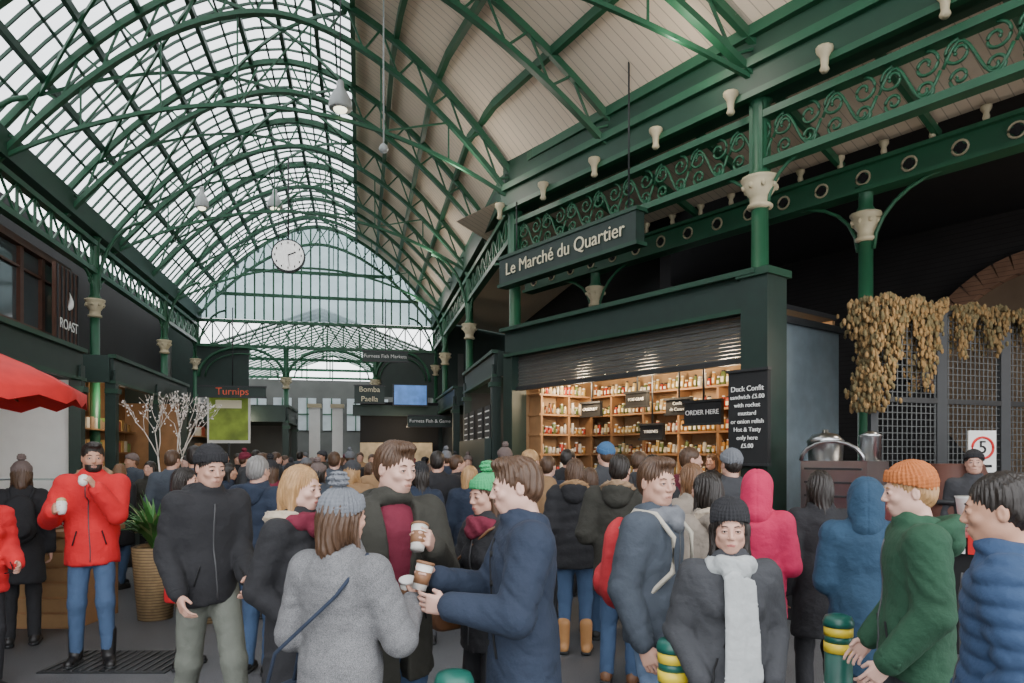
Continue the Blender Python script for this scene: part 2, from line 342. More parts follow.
# ---------------------------------------------------------------- kiosks in hall
def kiosk(name,v0,v1,u0,u1,z,front,inner):
    b=MB(); s=1 if front>0 else -1; vf=v1 if s>0 else v0; vb=v0 if s>0 else v1
    b.box(((v0+v1)/2,(u0+u1)/2,z),(v1-v0,u1-u0,.08),KIOSK)
    b.box((vf,(u0+u1)/2,z-.2),(.1,u1-u0,.42),KIOSK); b.box((vf+s*.04,(u0+u1)/2,z+.02),(.12,u1-u0+.1,.06),GREEN2); b.box((vf+s*.04,(u0+u1)/2,z-.4),(.1,u1-u0+.06,.05),GREEN2)
    for u in(u0,u1): b.box(((v0+v1)/2,u,z-.2),(v1-v0,.08,.42),KIOSK)
    n=max(2,int((u1-u0)/2.3)+1)
    for u in np.linspace(u0+.08,u1-.08,n):
        b.box((vf,u,z/2-.1),(.16,.16,z-.2),KIOSK); b.box((vf,u,.15),(.22,.22,.3),DARK); b.box((vf+s*.02,u,z-.55),(.2,.2,.08),GREEN2)
    b.box((vb,(u0+u1)/2,z/2),(.06,u1-u0,z),inner); b.box(((v0+v1)/2,u1,z/2),(v1-v0,.06,z),inner)
    b.box((vf-s*.35,(u0+u1)/2,.5),(.6,(u1-u0)*.8,1.0),KIOSK); b.box((vf-s*.33,(u0+u1)/2,1.02),(.68,(u1-u0)*.8+.05,.05),WOOD)
    rr=random.Random(int(u0*10))
    for k in range(3):
        zz=1.3+k*.45; b.box((vb+s*.18,(u0+u1)/2,zz),(.3,(u1-u0)*.9,.03),WOOD)
        for j in range(int((u1-u0)*4)): 
            q=rr.uniform(.07,.13); g=rr.randint(0,4); b.box((vb+s*.2,u0+.3+j*.22,zz+q+.015),(.14,.14,q*2),M('goods_%d'%g,[(.5,.3,.1),(.2,.3,.08),(.6,.55,.45),(.45,.1,.06),(.3,.2,.12)][g]))
    return b
b=kiosk('k',-5.5,-4.0,3.2,11.3,3.2,1,WHITE); b.box((-5.3,8.5,2.1),(.05,2.6,1.4),M('menu_panel',(.6,.62,.6),.5))
b.obj('bakery_kiosk',H)
b=kiosk('k',-5.3,-4.0,12.6,17.6,3.3,1,WOOD); b.obj('greengrocer_kiosk',H)
b=kiosk('k',-4.4,-1.95,19.6,22.3,3.0,1,FW); b.obj('fruit_kiosk',H)
b=kiosk('k',2.35,4.2,12.1,15.6,3.5,-1,DARK)
for i,u in enumerate((12.5,13.3,14.3,15.1)):
    b.box((2.27,u,2.2),(.03,.55,.8),BOARD)
    for k in range(6): b.box((2.25,u,2.5-k*.12),(.01,.4-.07*(k%3),.025),CHALK)
b.box((2.3,13.8,1.0),(.3,3.2,2.0),KIOSK); b.obj('wine_kiosk',H)
b=kiosk('k',2.25,4.2,16.6,20.4,3.3,-1,FW); b.obj('cheese_kiosk',H)
b=kiosk('k',-5.4,-3.6,25.5,31,3.2,1,WHITE); b.obj('flower_kiosk',H)
b=kiosk('k',1.3,3.2,25.5,31,3.2,-1,WHITE); b.obj('coffee_kiosk',H)
b=MB(); b.box((1.1,21.0,1.6),(2.2,1.8,3.2),BLACK); b.box((1.0,19.95,2.95),(2.4,.12,.3),KIOSK); b.box((1.0,19.9,1.6),(2.0,.1,.9),M('kiosk_lit',(.4,.3,.18),.6,em=.4,var=.8,vs=4)); b.box((1.0,19.75,.5),(2.1,.3,1),STEEL); b.obj('paella_kiosk',H)
b=MB()
for i,cx in enumerate((-1.4,-.7)):
    b.box((cx,22.9,1.6),(.32,.32,3.2),WHITE); b.box((cx,22.9,3.25),(.42,.42,.12),STONE)
b.obj('white_pillars',H)
# ---------------------------------------------------------------- main stall
SLAT=M('shutter_slat',(.10,.105,.10),.4,.3); BGP=M('blue_grey_panel',(.13,.165,.185),.5,var=.3)
b=MB(); b.box((2.3,0,3.53),(4.7,.34,.42),KIOSK); b.box((2.3,-.03,3.76),(4.8,.46,.06),GREEN2); b.box((2.3,-.18,3.34),(4.7,.05,.05),GREEN2)
for k in range(12): b.box((2.3,-.02+.012*(k%2),3.32-k*.045),(4.5,.05,.038),SLAT)
b.box((2.3,-.04,2.79),(4.5,.08,.06),DARK)
b.box((4.66,-.02,1.87),(.34,.38,3.74),KIOSK); b.box((4.66,-.02,.3),(.42,.46,.6),DARK); b.box((4.66,-.02,3.74),(.42,.46,.08),GREEN2); b.box((0.02,-.02,1.7),(.24,.3,3.4),KIOSK)
WL=M('stall_lining',(.36,.22,.11),.6)
b.box((2.3,1.72,1.72),(4.5,.06,3.44),WL); b.box((0.05,.9,1.72),(.06,1.6,3.44),WL); b.box((4.6,.95,1.65),(.06,1.5,3.3),BGP); b.box((4.55,.95,1.65),(.03,1.5,3.3),WL); b.box((2.3,.9,3.47),(4.6,1.6,.06),BLACK); b.box((4.62,.95,3.3),(.12,1.55,.08),DARK)
b.box((2.3,.15,.5),(4.2,.6,1.0),KIOSK); b.box((2.3,.12,1.03),(4.3,.72,.06),WOOD)
b.obj('delicatessen_stall',RF)
JM=[M('jar_%d'%i,c,.25) for i,c in enumerate([(.5,.25,.06),(.55,.42,.2),(.25,.08,.03),(.6,.55,.45),(.12,.16,.05),(.4,.05,.03),(.5,.33,.1)])]
b=MB(); J=MB()
for k in range(6): b.box((2.3,1.52,1.05+k*.33),(4.3,.3,.03),WOOD)
for x in np.linspace(.16,4.44,7): b.box((x,1.52,1.8),(.04,.3,1.8),WOOD)
for k in range(6): b.box((.25,.85,1.05+k*.33),(.3,1.3,.03),WOOD)   # return shelves on the side wall
for y in(.25,.85,1.38): b.box((.25,y,1.8),(.3,.04,1.8),WOOD)
b.obj('shelving_unit',RF)
def jar(x,y,z):
    m=random.choice(JM); r=random.uniform(.026,.038); hh=random.uniform(.1,.22)
    J.lathe((x,y,z),[(r,0),(r,hh*.75),(r*.75,hh*.85),(r*.75,hh*.86)],m,8); J.lathe((x,y,z+hh*.86),[(r*.8,0),(r*.8,.02)],random.choice([LETTER,DARK,WHITE]),8)
    J.box((x,y-r*.95,z+hh*.35),(r*1.2,.006,hh*.35),random.choice([WHITE,LETTER]))
for k in range(6):
    x=.44
    while x<4.36: jar(x,1.44,1.067+k*.33); x+=.082
    y=.32
    while y<1.3: jar(.32,y,1.067+k*.33); y+=.085
J.obj('preserve_jars',RF)
b=MB()
for i in range(34):
    x=.4+i*.115; m=JM[i%7]; b.lathe((x,.05,1.065),[(.035,0),(.035,.12),(.02,.15),(.02,.16)],m,8); b.box((x,.2,1.1+.03*(i%3)),(.09,.12,.1),JM[(i*3)%7])
b.obj('counter_goods',RF)
sign('order_here_sign',(3.55,.35,2.25),.58,.3,'ORDER HERE',RF,mat=BOARD,size=.09,post=3.4)
for x,z,t in((.9,2.45,'CASSOULET'),(1.9,2.55,'FOIE GRAS'),(2.7,2.4,'Confit\nde Canard'),(2.2,2.05,'TERRINES')): sign('price_card',(x,.9,z),.44,.22,t,RF,mat=BOARD,size=.065,post=3.4)
sign('chalkboard_menu',(4.64,-.27,2.12),.5,1.05,'Duck Confit\nsandwich £5.00\nwith rocket\nmustard\nor onion relish\nHot & Tasty\nonly here\n£5.00',RF,mat=BOARD,size=.07)
b=MB()
for i in range(9): x=.4+i*.48; b.cyl((x,.75,2.98),(x,.75,3.44),.006,DARK,n=5); b.ball((x,.75,2.93),.045,M('warm_bulb',(1,.7,.4),.5,em=14),8)
b.obj('string_lights',RF)
b=MB(); b.box((6.0,-.1,.5),(1.9,.7,1.0),BLACK); b.box((6.0,-.1,1.03),(2.0,.8,.05),M('gingham',(.5,.12,.12),.8,stripe=(0,.06,.5,.3)))
for i in range(24): b.box((5.02+i*.083,-.51,.95),(.06,.01,.16),RED if i%2 else WHITE)
b.obj('market_counter',RF)
b=MB(); b.box((5.55,.05,1.35),(.7,.45,.58),STEEL); b.tube([(5.55+.33*math.cos(t),-.2,1.64+.2*math.sin(t)) for t in np.linspace(0,math.pi,10)],.02,STEEL)
for k in range(4): b.box((5.55,-.185,1.14+k*.14),(.6,.02,.02),DARK)
b.lathe((5.35,.05,1.64),[(.17,0),(.18,.2),(.19,.21),(.12,.28),(.03,.3),(.03,.33)],STEEL); b.lathe((5.8,.1,1.64),[(.1,0),(.1,.25),(.11,.26),(.03,.3)],STEEL)
b.obj('food_warmer',RF)
b=MB(); b.lathe((6.15,-.15,1.06),[(.15,0),(.16,.3),(.17,.32),(.02,.38)],STEEL); b.obj('stock_pot',RF)
b=MB(); b.lathe((6.75,0,1.06),[(.1,0),(.13,.25),(.14,.27)],WHITE); b.obj('utensil_crock',RF)
# ---------------------------------------------------------------- fence gate, hops, speed sign
WIRE=M('galvanised_wire',(.085,.09,.09),.5,.3)
b=MB(); P0=np.array((4.15,8.05)); P1=np.array((6.9,9.1)); D=(P1-P0); nrm=np.array((D[1],-D[0]))/np.linalg.norm(D)
for f in(0,.36,.38,.74,.76,1.0):
    p=P0+D*f; b.box((*p,1.75),(.08,.08,3.5),DARK)
for z in(.15,1.2,2.35,3.42): b.beam((*P0,z),(*P1,z),.05,.06,DARK)
for f in np.arange(0,1,.026): p=P0+D*f; b.beam((*p,.15),(*p,3.42),.010,.010,WIRE)
for z in np.arange(.2,3.4,.08): b.beam((*P0,z),(*P1,z),.010,.010,WIRE)
b.obj('mesh_gate')
HOP=M('dried_hops_tan',(.24,.15,.06),.9,var=.5,vs=14); HOP2=M('dried_hops_green',(.14,.11,.05),.9,var=.5)
b=MB(); rn=random.Random(3)
def hop(p):
    r=rn.uniform(.014,.028); b.ball(p,(r,r,r*1.7),HOP if rn.random()<.6 else HOP2,5)
for f0,f1,dp,n in((.03,.35,1.05,1900),(.42,.72,.62,1100),(.72,1.0,.45,500)):
    for i in range(n):
        f=rn.uniform(f0,f1); p=P0+D*f; e=.55+.45*math.sin(f*31)
        q=rn.random()**1.5*dp*e; sd=rn.choice((-1,1))*.1+rn.gauss(0,.03)
        hop((p[0]+nrm[0]*sd,p[1]+nrm[1]*sd,3.5+.04*math.sin(f*40)-q))
for i in range(1300):
    t=rn.random(); hop((4.02+rn.gauss(0,.07+.04*math.sin(t*9)),7.9+rn.gauss(0,.08),3.45-t*1.25))
b.obj('dried_hops_garland')
b=MB(); b.box((5.17,7.7,1.74),(.3,.02,.46),WHITE); b.tube([(5.17+.115*math.cos(t),7.685,1.78+.115*math.sin(t)) for t in np.linspace(0,6.29,28)],.014,RED,6); b.cyl((5.17,7.73,0),(5.17,7.73,1.6),.03,DARK); b.box((5.17,7.685,1.58),(.2,.005,.03),BLACK)
o=b.obj('speed_limit_sign'); text(o,'5',(5.17,7.685,1.78),.2,0,BLACK)
b=MB(); b.lathe((4.62,7.3,0),[(.3,0),(.36,.5),(.33,1.4),(.26,1.6),(.26,1.61)],M('barrel_wood',(.12,.045,.03),.6),18)
for z in(.2,.6,1.2): b.lathe((4.62,7.3,z),[(.368,0),(.368,.05)],DARK,18)
b.obj('wooden_barrel')
# ---------------------------------------------------------------- bollards
BG=M('bollard_green',(.012,.10,.075),.35); YEL=M('bollard_yellow',(.8,.6,.04),.4)
for x,y in((1.53,3.28),(.66,2.86),(-.2,2.42)):
    b=MB(); r=.062
    b.lathe((x,y,0),[(r*1.5,0),(r*1.5,.06),(r,.12),(r,.78)],BG,20)
    b.lathe((x,y,.78),[(r*1.04,0),(r*1.04,.045)],YEL,20); b.lathe((x,y,.826),[(r,0),(r,.03)],BG,20); b.lathe((x,y,.857),[(r*1.04,0),(r*1.04,.042)],YEL,20)
    b.lathe((x,y,.9),[(r*1.1,0),(r*1.12,.02),(r*.95,.045),(r*.5,.055),(.002,.058)],BG,20); b.lathe((x,y,.55),[(r*1.03,0),(r*1.03,.08)],WHITE,20)
    b.obj('bollard')
b=MB(); b.box((-3.2,5.75,.004),(1.0,.62,.012),DARK)
for i in range(14): b.box((-3.66+i*.07,5.75,.014),(.02,.56,.01),M('grate_iron',(.09,.09,.09),.5,.5))
b.obj('drain_cover')
# ---------------------------------------------------------------- left props
b=MB(); c=(-5.12,6.0); n=8; V=[(c[0],c[1],2.83)]
R_=1.3
for ring,(rr,z) in enumerate(((.5,2.67),(1.0,2.46),(R_,2.29),(R_,2.17))):
    for i in range(n*4):
        a=2*math.pi*i/(n*4); sc=1-.05*abs(math.sin(a*n/2)); dz=-.03*(abs(math.sin(a*n/2))) if ring<3 else -.03*math.cos(a*n*2)
        V.append((c[0]+rr*sc*math.cos(a),c[1]+rr*sc*math.sin(a),z+dz))
k=n*4; F=[[0,1+i,1+(i+1)%k] for i in range(k)]+[[1+j*k+i,1+(j+1)*k+i,1+(j+1)*k+(i+1)%k,1+j*k+(i+1)%k] for j in range(3) for i in range(k)]
b.add(V,F,RED,True); b.cyl((*c,0),(*c,2.88),.025,WOOD); b.lathe((*c,0),[(.25,0),(.25,.08),(.04,.12)],DARK)
for i in range(n): a=2*math.pi*i/n; b.cyl((*c,2.76),(c[0]+1.25*math.cos(a),c[1]+1.25*math.sin(a),2.26),.01,WOOD,n=5)
b.obj('market_umbrella')
b=MB(); b.box((-4.75,7.2,.45),(1.0,.7,.9),WOOD)
for i in range(6): b.box((-4.75,6.84,.08+i*.15),(1.0,.02,.12),M('crate_plank',(.34,.2,.09),.7))
b.box((-4.75,7.2,.93),(1.1,.8,.05),WOOD)
b.obj('wooden_counter')
b=MB(); GP=pane('clear_pane',(.85,.92,.92),.9)
b.box((-4.9,7.2,.99),(.7,.5,.04),STEEL)
b.tube([(-5.25,6.95,1.0),(-5.25,6.95,1.3),(-5.25,7.1,1.45),(-5.25,7.4,1.45)],.012,STEEL); b.tube([(-4.55,6.95,1.0),(-4.55,6.95,1.3),(-4.55,7.1,1.45),(-4.55,7.4,1.45)],.012,STEEL); b.box((-4.9,6.95,1.15),(.7,.008,.3),GP); b.box((-4.9,7.25,1.45),(.7,.35,.008),GP)
for i in range(6): b.ball((-5.15+i*.1,7.15,1.05),(.045,.07,.035),JM[1],8)
b.obj('pastry_display_case')
LEAF=M('leaf_green',(.07,.22,.05),.5,var=.5,vs=12); LEAF2=M('leaf_pale',(.3,.36,.15),.5)
WICK=M('wicker',(.36,.24,.12),.8,var=.4,vs=20,stripe=(2,.03,.3,.5))
def leafy(name,x,y,z0,z1,rr,n,pot):
    b=MB(); r=random.Random(int(x*100)); b.lathe((x,y,0),[(rr*.55,0),(rr*.7,z0*.7),(rr*.75,z0),(rr*.6,z0),(rr*.55,z0-.04)],pot,14)
    for i in range(n):
        a=r.uniform(0,6.28); L_=r.uniform(.6,1)*(z1-z0); sp=r.uniform(.3,1.1)*rr*1.6; w=r.uniform(.015,.035); d=np.array((math.cos(a),math.sin(a),0)); q=np.array((-d[1],d[0],0)); V=[]
        for t in(0,.35,.7,1):
            p=np.array((x,y,z0-.03))+d*sp*t**1.3+np.array((0,0,L_*(t-.35*t*t*(sp/rr)))); ww=w*(1,1.2,.8,.05)[(0,.35,.7,1).index(t)]; V+=[p-q*ww,p+q*ww]
        b.add(V,[[0,1,3,2],[2,3,5,4],[4,5,7,6]],LEAF if r.random()<.75 else LEAF2,True)
    b.obj(name)
leafy('potted_palm',-3.72,7.3,.75,1.5,.30,120,WICK); leafy('potted_palm',-4.4,8.6,.6,1.5,.28,90,WICK)
b=MB(); b.lathe((-3.2,7.2,0),[(.22,0),(.27,.35),(.29,.37),(.24,.37),(.2,.1)],WICK,18); b.tube([(-3.2+.26*math.cos(t),7.2,.36+.3*math.sin(t)) for t in np.linspace(0,math.pi,12)],.015,WICK)
for i in range(12): b.ball((-3.2+.15*math.cos(i*2.4)*(i/12),7.2+.15*math.sin(i*2.4)*(i/12),.38),.06,LEAF2,8)
b.obj('wicker_basket')
b=MB(); r=random.Random(9); bl=M('blossom',(.75,.7,.66),.7); bk=M('pale_twig',(.6,.54,.48),.8)
def br(p,d,L_,w,k):
    q=p+d*L_; b.tube([p,(p+q)/2+np.array([r.gauss(0,.02) for _ in range(3)]),q],[w,w*.8,w*.6],bk,5)
    if k<=1:
        for _ in range(2): b.ball(p+(q-p)*r.random()+np.array([r.gauss(0,.02) for _ in range(3)]),.012,bl,5)
    if k>0:
        for _ in range(3):
            e=d+np.array([r.gauss(0,.28),r.gauss(0,.28),r.gauss(.25,.2)]); br(q,e/np.linalg.norm(e),L_*.74,w*.6,k-1)
br(np.array((-4.65,9.4,.5)),np.array((0,0,1.)),.7,.025,4); b.lathe((-4.65,9.4,0),[(.2,0),(.25,.55),(.2,.55)],DARK); b.obj('blossom_tree')
# ---------------------------------------------------------------- SDF people
f32=np.float32
def smin(a,d,k):
    h=np.maximum(k-np.abs(a-d),0)/k; return np.minimum(a,d)-h*h*k*.25
def pdist(p,x,y,z):
    t=p[0]
    if t=='c':
        a,b_,ra,rb=p[1:5]; f=p[6] if len(p)>6 else 1.
        X=x-a[0];Y=(y-a[1])/f;Z=z-a[2]; bx,by,bz=b_[0]-a[0],(b_[1]-a[1])/f,b_[2]-a[2]; bb=bx*bx+by*by+bz*bz+1e-9
        h=np.clip((X*bx+Y*by+Z*bz)/bb,0,1); return np.sqrt((X-bx*h)**2+(Y-by*h)**2+(Z-bz*h)**2)-(ra+(rb-ra)*h)
    if t in('e','-e'):
        c,r=p[1],p[2]; X=x-c[0];Y=y-c[1];Z=z-c[2]
        k0=np.sqrt((X/r[0])**2+(Y/r[1])**2+(Z/r[2])**2); k1=np.sqrt((X/r[0]**2)**2+(Y/r[1]**2)**2+(Z/r[2]**2)**2)+1e-6
        return k0*(k0-1)/k1
    if t=='t':
        c,R,r=p[1],p[2],p[3]; fy,ti=p[5],p[6]; X=x-c[0];Y=(y-c[1])/fy;Z=z-c[2]-ti*(y-c[1]); return np.sqrt((np.sqrt(X*X+Y*Y)-R)**2+Z*Z)-r
def pb(p):
    t=p[0]
    if t=='c':
        a=np.array(p[1]);b_=np.array(p[2]);r=max(p[3],p[4]); return np.minimum(a,b_)-r,np.maximum(a,b_)+r
    if t in('e','-e'): c=np.array(p[1]); r=np.array(p[2]); return c-r,c+r
    c=np.array(p[1]); q=p[2]+p[3]; zz=p[3]+abs(p[6])*q; r=np.array((q,q,zz)); return c-r,c+r
def sdf(prims,h):
    bb=[pb(p) for p in prims if p[0] in('c','e','t')]
    lo=np.min([q[0] for q in bb],0)-.025-2*h; hi=np.max([q[1] for q in bb],0)+.025+2*h
    n=np.ceil((hi-lo)/h).astype(int)+1; xs=[(lo[i]+h*np.arange(n[i])).astype(f32) for i in range(3)]
    F=np.full(n,.5,f32); G=(xs[0][:,None,None],xs[1][None,:,None],xs[2][None,None,:])
    for p in prims:
        if p[0]=='f': F=p[1](F,*G).astype(f32); continue
        k=p[3] if p[0] in('e','-e') else (p[5] if p[0]=='c' else p[4]); a,c=pb(p); mg=k+3*h+.02
        i0=np.clip(((a-mg-lo)/h).astype(int),0,n-1); i1=np.clip(((c+mg-lo)/h).astype(int)+2,1,n); sl=tuple(slice(i0[i],i1[i]) for i in range(3))
        d=pdist(p,xs[0][sl[0]][:,None,None],xs[1][sl[1]][None,:,None],xs[2][sl[2]][None,None,:])
        F[sl]=-smin(-F[sl],d,k) if p[0]=='-e' else smin(F[sl],d,k)
    s=F<0; sh=tuple(n-1); acc=np.zeros(sh+(3,),f32); cnt=np.zeros(sh,f32)
    for ax in range(3):
        s0=[slice(None)]*3;s1=[slice(None)]*3;s0[ax]=slice(0,-1);s1[ax]=slice(1,None);s0=tuple(s0);s1=tuple(s1)
        cr=s[s0]!=s[s1]; I=np.argwhere(cr)
        if len(I)==0: continue
        fa=F[s0][cr];fb=F[s1][cr];t=fa/(fa-fb); pos=I.astype(f32); pos[:,ax]+=t
        o1,o2=[i for i in range(3) if i!=ax]
        for da in(0,-1):
            for db in(0,-1):
                J=I.copy();J[:,o1]+=da;J[:,o2]+=db; ok=(J>=0).all(1)&(J[:,0]<sh[0])&(J[:,1]<sh[1])&(J[:,2]<sh[2]); J=J[ok]
                fl=(J[:,0]*sh[1]+J[:,1])*sh[2]+J[:,2]
                acc.reshape(-1,3)[fl]+=pos[ok]; cnt.reshape(-1)[fl]+=1
    act=cnt>0; idx=np.full(sh,-1,np.int64); idx[act]=np.arange(act.sum()); V=acc[act]/cnt[act][:,None]*h+lo.astype(f32)
    Q=[]
    for ax in range(3):
        b1,b2=(ax+1)%3,(ax+2)%3
        s0=[slice(None)]*3;s1=[slice(None)]*3;s0[ax]=slice(0,-1);s1[ax]=slice(1,None); A=s[tuple(s0)];B=s[tuple(s1)]
        I=np.argwhere(A!=B); I=I[(I[:,b1]>0)&(I[:,b2]>0)&(I[:,b1]<n[b1]-1)&(I[:,b2]<n[b2]-1)]
        ins=A[I[:,0],I[:,1],I[:,2]]; q=[]
        for d1,d2 in((-1,-1),(0,-1),(0,0),(-1,0)):
            J=I.copy();J[:,b1]+=d1;J[:,b2]+=d2;q.append(idx[J[:,0],J[:,1],J[:,2]])
        q=np.stack(q,1); q[~ins]=q[~ins][:,::-1]; Q.append(q)
    return V,np.concatenate(Q)
def nrm3(v): v=np.array(v,float); return v/(np.linalg.norm(v)+1e-9)
HC={}
def head_parts(fem,h):
    k=(fem,round(h,4))
    if k in HC: return HC[k]
    jw=.034 if fem else .043; nk=.044 if fem else .054
    P=[('e',(0,.015,.03),(.073,.095,.088),.01),('e',(0,-.022,-.028),(.057 if fem else .061,.067,.08),.03),('e',(0,-.042,-.090),(jw,.038,.026),.03),
       ('e',(.046,-.003,-.062),(.02,.035,.028),.03),('e',(-.046,-.003,-.062),(.02,.035,.028),.03)]
    for s_ in(-1,1):
        P+=[('e',(s_*.038,-.062,-.024),(.02,.018,.016),.02),('-e',(s_*.030,-.101,.004),(.018,.018,.012),.012)]
    P+=[('c',(-.032,-.078,.024),(.032,-.078,.024),.008,.008,.015),('c',(0,-.084,.016),(0,-.104,-.026),.0065,.010,.012),
        ('e',(.010,-.094,-.032),(.0075,.010,.007),.006),('e',(-.010,-.094,-.032),(.0075,.010,.007),.006),('e',(0,-.079,-.064),(.024,.014,.017),.015)]
    for s_ in(-1,1):
        P+=[('e',(s_*.030,-.0785,.002),(.0155,.0125,.0120),.005),('-e',(s_*.030,-.0955,.0005),(.0125,.0105,.0052),.0015)]
    P+=[('c',(0,.02,-.06),(0,.035,-.19),nk,nk+.006,.025)]
    for s_ in(-1,1): P+=[('e',(s_*.074,.014,-.008),(.008,.017,.028),.008),('-e',(s_*.083,.008,-.006),(.005,.009,.016),.004)]
    R=[(*sdf(P,h),'skin')]
    R.append((*sdf([('c',(-.020,-.0875,-.062),(0,-.0935,-.0595),.0028,.0045,.003),('c',(.020,-.0875,-.062),(0,-.0935,-.0595),.0028,.0045,.003),('c',(-.013,-.0895,-.068),(.013,-.0895,-.068),.0042,.0042,.004)],.003),'lip'))
    for s_ in(-1,1):
        R.append((*sdf([('c',(s_*.015,-.0885,.024),(s_*.032,-.089,.028),.0028,.003,.002),('c',(s_*.032,-.089,.028),(s_*.047,-.079,.023),.003,.0016,.002)],.0025),'brow'))
        m=MB(); m.ball((s_*.030,-.0785,.0005),(.0125,.0112,.0078),WHITE,12); R.append((m.ch[0][0],m.ch[0][1],'eye'))
        m=MB(); m.ball((s_*.030,-.0872,.0008),(.0054,.0034,.0050),WHITE,10); R.append((m.ch[0][0],m.ch[0][1],'iris'))
        m=MB(); m.tube([(s_*.030+.0130*math.cos(t),-.0910+.004*abs(math.cos(t))**2,.0012+.0052*math.sin(t)) for t in np.linspace(.1,math.pi-.1,8)],.0016,WHITE,5); R.append((m.ch[0][0],m.ch[0][1],'lash'))
    HC[k]=R; return R
def strand(a,fr):
    return lambda F,x,y,z: F-a*(np.sin(np.arctan2(x,y+.02)*fr+2.5*np.sin(z*22))*.7+.4*np.sin(x*130+y*100+2*np.sin(z*30)))
def hair_parts(st,h):
    k=('h',st,round(h,4))
    if k in HC: return HC[k]
    def cut(k1,c0): return lambda F,x,y,z: np.maximum(F,(-k1*y-z+c0)*.8+0*x)
    P=[('e',(0,.02,.037),(.080,.100,.090),.01)]
    if st in('short','quiff'): P+=[('e',(0,.055,-.02),(.066,.058,.06),.03)]
    if st=='short': P+=[('f',cut(.85,-.025)),('-e',(0,-.115,-.005),(.060,.066,.074),.01),('f',strand(.0035,30))]
    elif st=='quiff': P+=[('e',(.008,-.045,.102),(.050,.045,.026),.03),('f',cut(.85,-.025)),('-e',(0,-.115,-.015),(.058,.066,.080),.01),('f',strand(.0045,24))]
    else:
        lo=-.24 if st=='long' else -.12
        P+=[('e',(0,.05,-.03),(.083,.075,.11),.03),('c',(.068,.015,0),(.078,.0,lo),.024,.018,.03),('c',(-.068,.015,0),(-.078,.0,lo),.024,.018,.03),('c',(0,.08,-.03),(0,.10,lo),.06,.05,.04,.7),('-e',(0,-.12,-.035),(.060,.09,.105),.012),('f',strand(.005,34))]
    R=[(*sdf(P,max(h,.004)),'hair')]; HC[k]=R; return R
def hat_parts(st,h):
    k=('t',st,round(h,4))
    if k in HC: return HC[k]
    def rib(F,x,y,z): return F-.0026*np.sin(np.arctan2(x,y)*30)-.0008*np.sin(z*400)
    if st in('beanie','pom','slouch'):
        tz=.058 if st=='slouch' else .05
        P=[('e',(0,.018,tz),(.086,.105,.092),.01)]
        if st=='slouch': P+=[('e',(0,.055,.085),(.08,.07,.055),.04)]
        P+=[('f',lambda F,x,y,z: np.maximum(F,(.04-.25*y-z)+0*x)),('f',rib)]
        R=[(*sdf(P,h),'hat')]
        P=[('e',(0,.016,.05),(.092,.110,.115),.01),('f',lambda F,x,y,z: np.maximum(F,np.abs(z-.055+.3*y)-.027+0*x)),('f',rib)]
        R.append((*sdf(P,h),'hat'))
        if st=='pom':
            fz=lambda F,x,y,z:F-.006*np.sin(x*240+2*np.sin(y*200))*np.sin(y*230+2*np.sin(z*210))-.004*np.sin(z*260)
            R.append((*sdf([('e',(0,.03,.168),(.042,.042,.038),.01),('f',fz)],h),'pom'))
    elif st=='hood':
        P=[('e',(0,.03,.01),(.108,.125,.138),.01),('c',(0,.07,-.08),(0,.09,-.16),.1,.09,.05,.8),('-e',(0,-.14,-.01),(.078,.13,.108),.02),('f',lambda F,x,y,z:F-.004*np.sin(22*x+25*z+2*np.sin(30*y))),('f',lambda F,x,y,z:F+.004*np.exp(-(x/.005)**2))]
        R=[(*sdf(P,max(h,.006)),'hat')]
    HC[k]=R; return R
def hand_mesh(curl,h):
    k=('hand',curl,round(h,4))
    if k in HC: return HC[k]
    P=[]; ys=(-.031,-.0105,.0105,.030); Ls=(.95,1.06,1.0,.78)
    P+=[('c',(0,0,.03),(0,0,-.01),.025,.024,.01,1.1),('e',(0,0,-.045),(.015,.040,.05),.02)]
    for y in ys: P.append(('c',(0,y*.55,-.01),(0,y,-.088),.015,.0115,.012))
    C={'relax':(18,28,20),'grip':(42,50,34),'flat':(5,8,5)}[curl]
    for i,(y,l) in enumerate(zip(ys,Ls)):
        p=np.array((0,y,-.09)); a=0
        for j,(ln,r) in enumerate(((.043,.0092),(.027,.0083),(.021,.0073))):
            a+=rad(C[j]+3*i); q=p+np.array((-math.sin(a)*ln*l,(y*.10)*(j==0),-math.cos(a)*ln*l)); P.append(('c',tuple(p),tuple(q),r,r*.93,.0025)); p=q
    t=.6 if curl=='grip' else .2
    P+=[('c',(-.004,-.022,-.02),(-.016-t*.02,-.046,-.052),.0145,.0115,.01),('c',(-.016-t*.02,-.046,-.052),(-.03-t*.035,-.05,-.083),.011,.0088,.003)]
    R=sdf(P,h); HC[k]=R; return R
def ik(s,w,L1,L2,pole):
    s=np.array(s,float);w=np.array(w,float);d=w-s;n=np.linalg.norm(d)
    if n>L1+L2-.005: w=s+d/n*(L1+L2-.005); d=w-s; n=L1+L2-.005
    a=(L1*L1-L2*L2+n*n)/(2*n); hh=math.sqrt(max(0,L1*L1-a*a)); u=d/n; p=np.array(pole,float); p-=u*np.dot(p,u); p=nrm3(p)
    return s+u*a+p*hh,w
D1,D2,D3=(.55,.35,.75),(.8,-.6,.2),(-.4,.8,.5)
def folds(amp,fr,ph=0):
    def g(F,x,y,z):
        a=D1[0]*x+D1[1]*y+D1[2]*z; c=D2[0]*x+D2[1]*y+D2[2]*z; e=D3[0]*x+D3[1]*y+D3[2]*z
        n1=np.sin(fr*a+ph+1.6*np.sin(fr*.45*c)+np.sin(fr*.3*e)); n2=np.sin(fr*.8*e-ph+1.7*np.sin(fr*.5*a))
        return F+amp*(1.1*np.exp(-(n1/.38)**2)*(n2>-.2)*np.clip(n2+.2,0,1)+.7*np.exp(-(n2/.4)**2)*np.clip(n1,0,1))-amp*.35
    return g
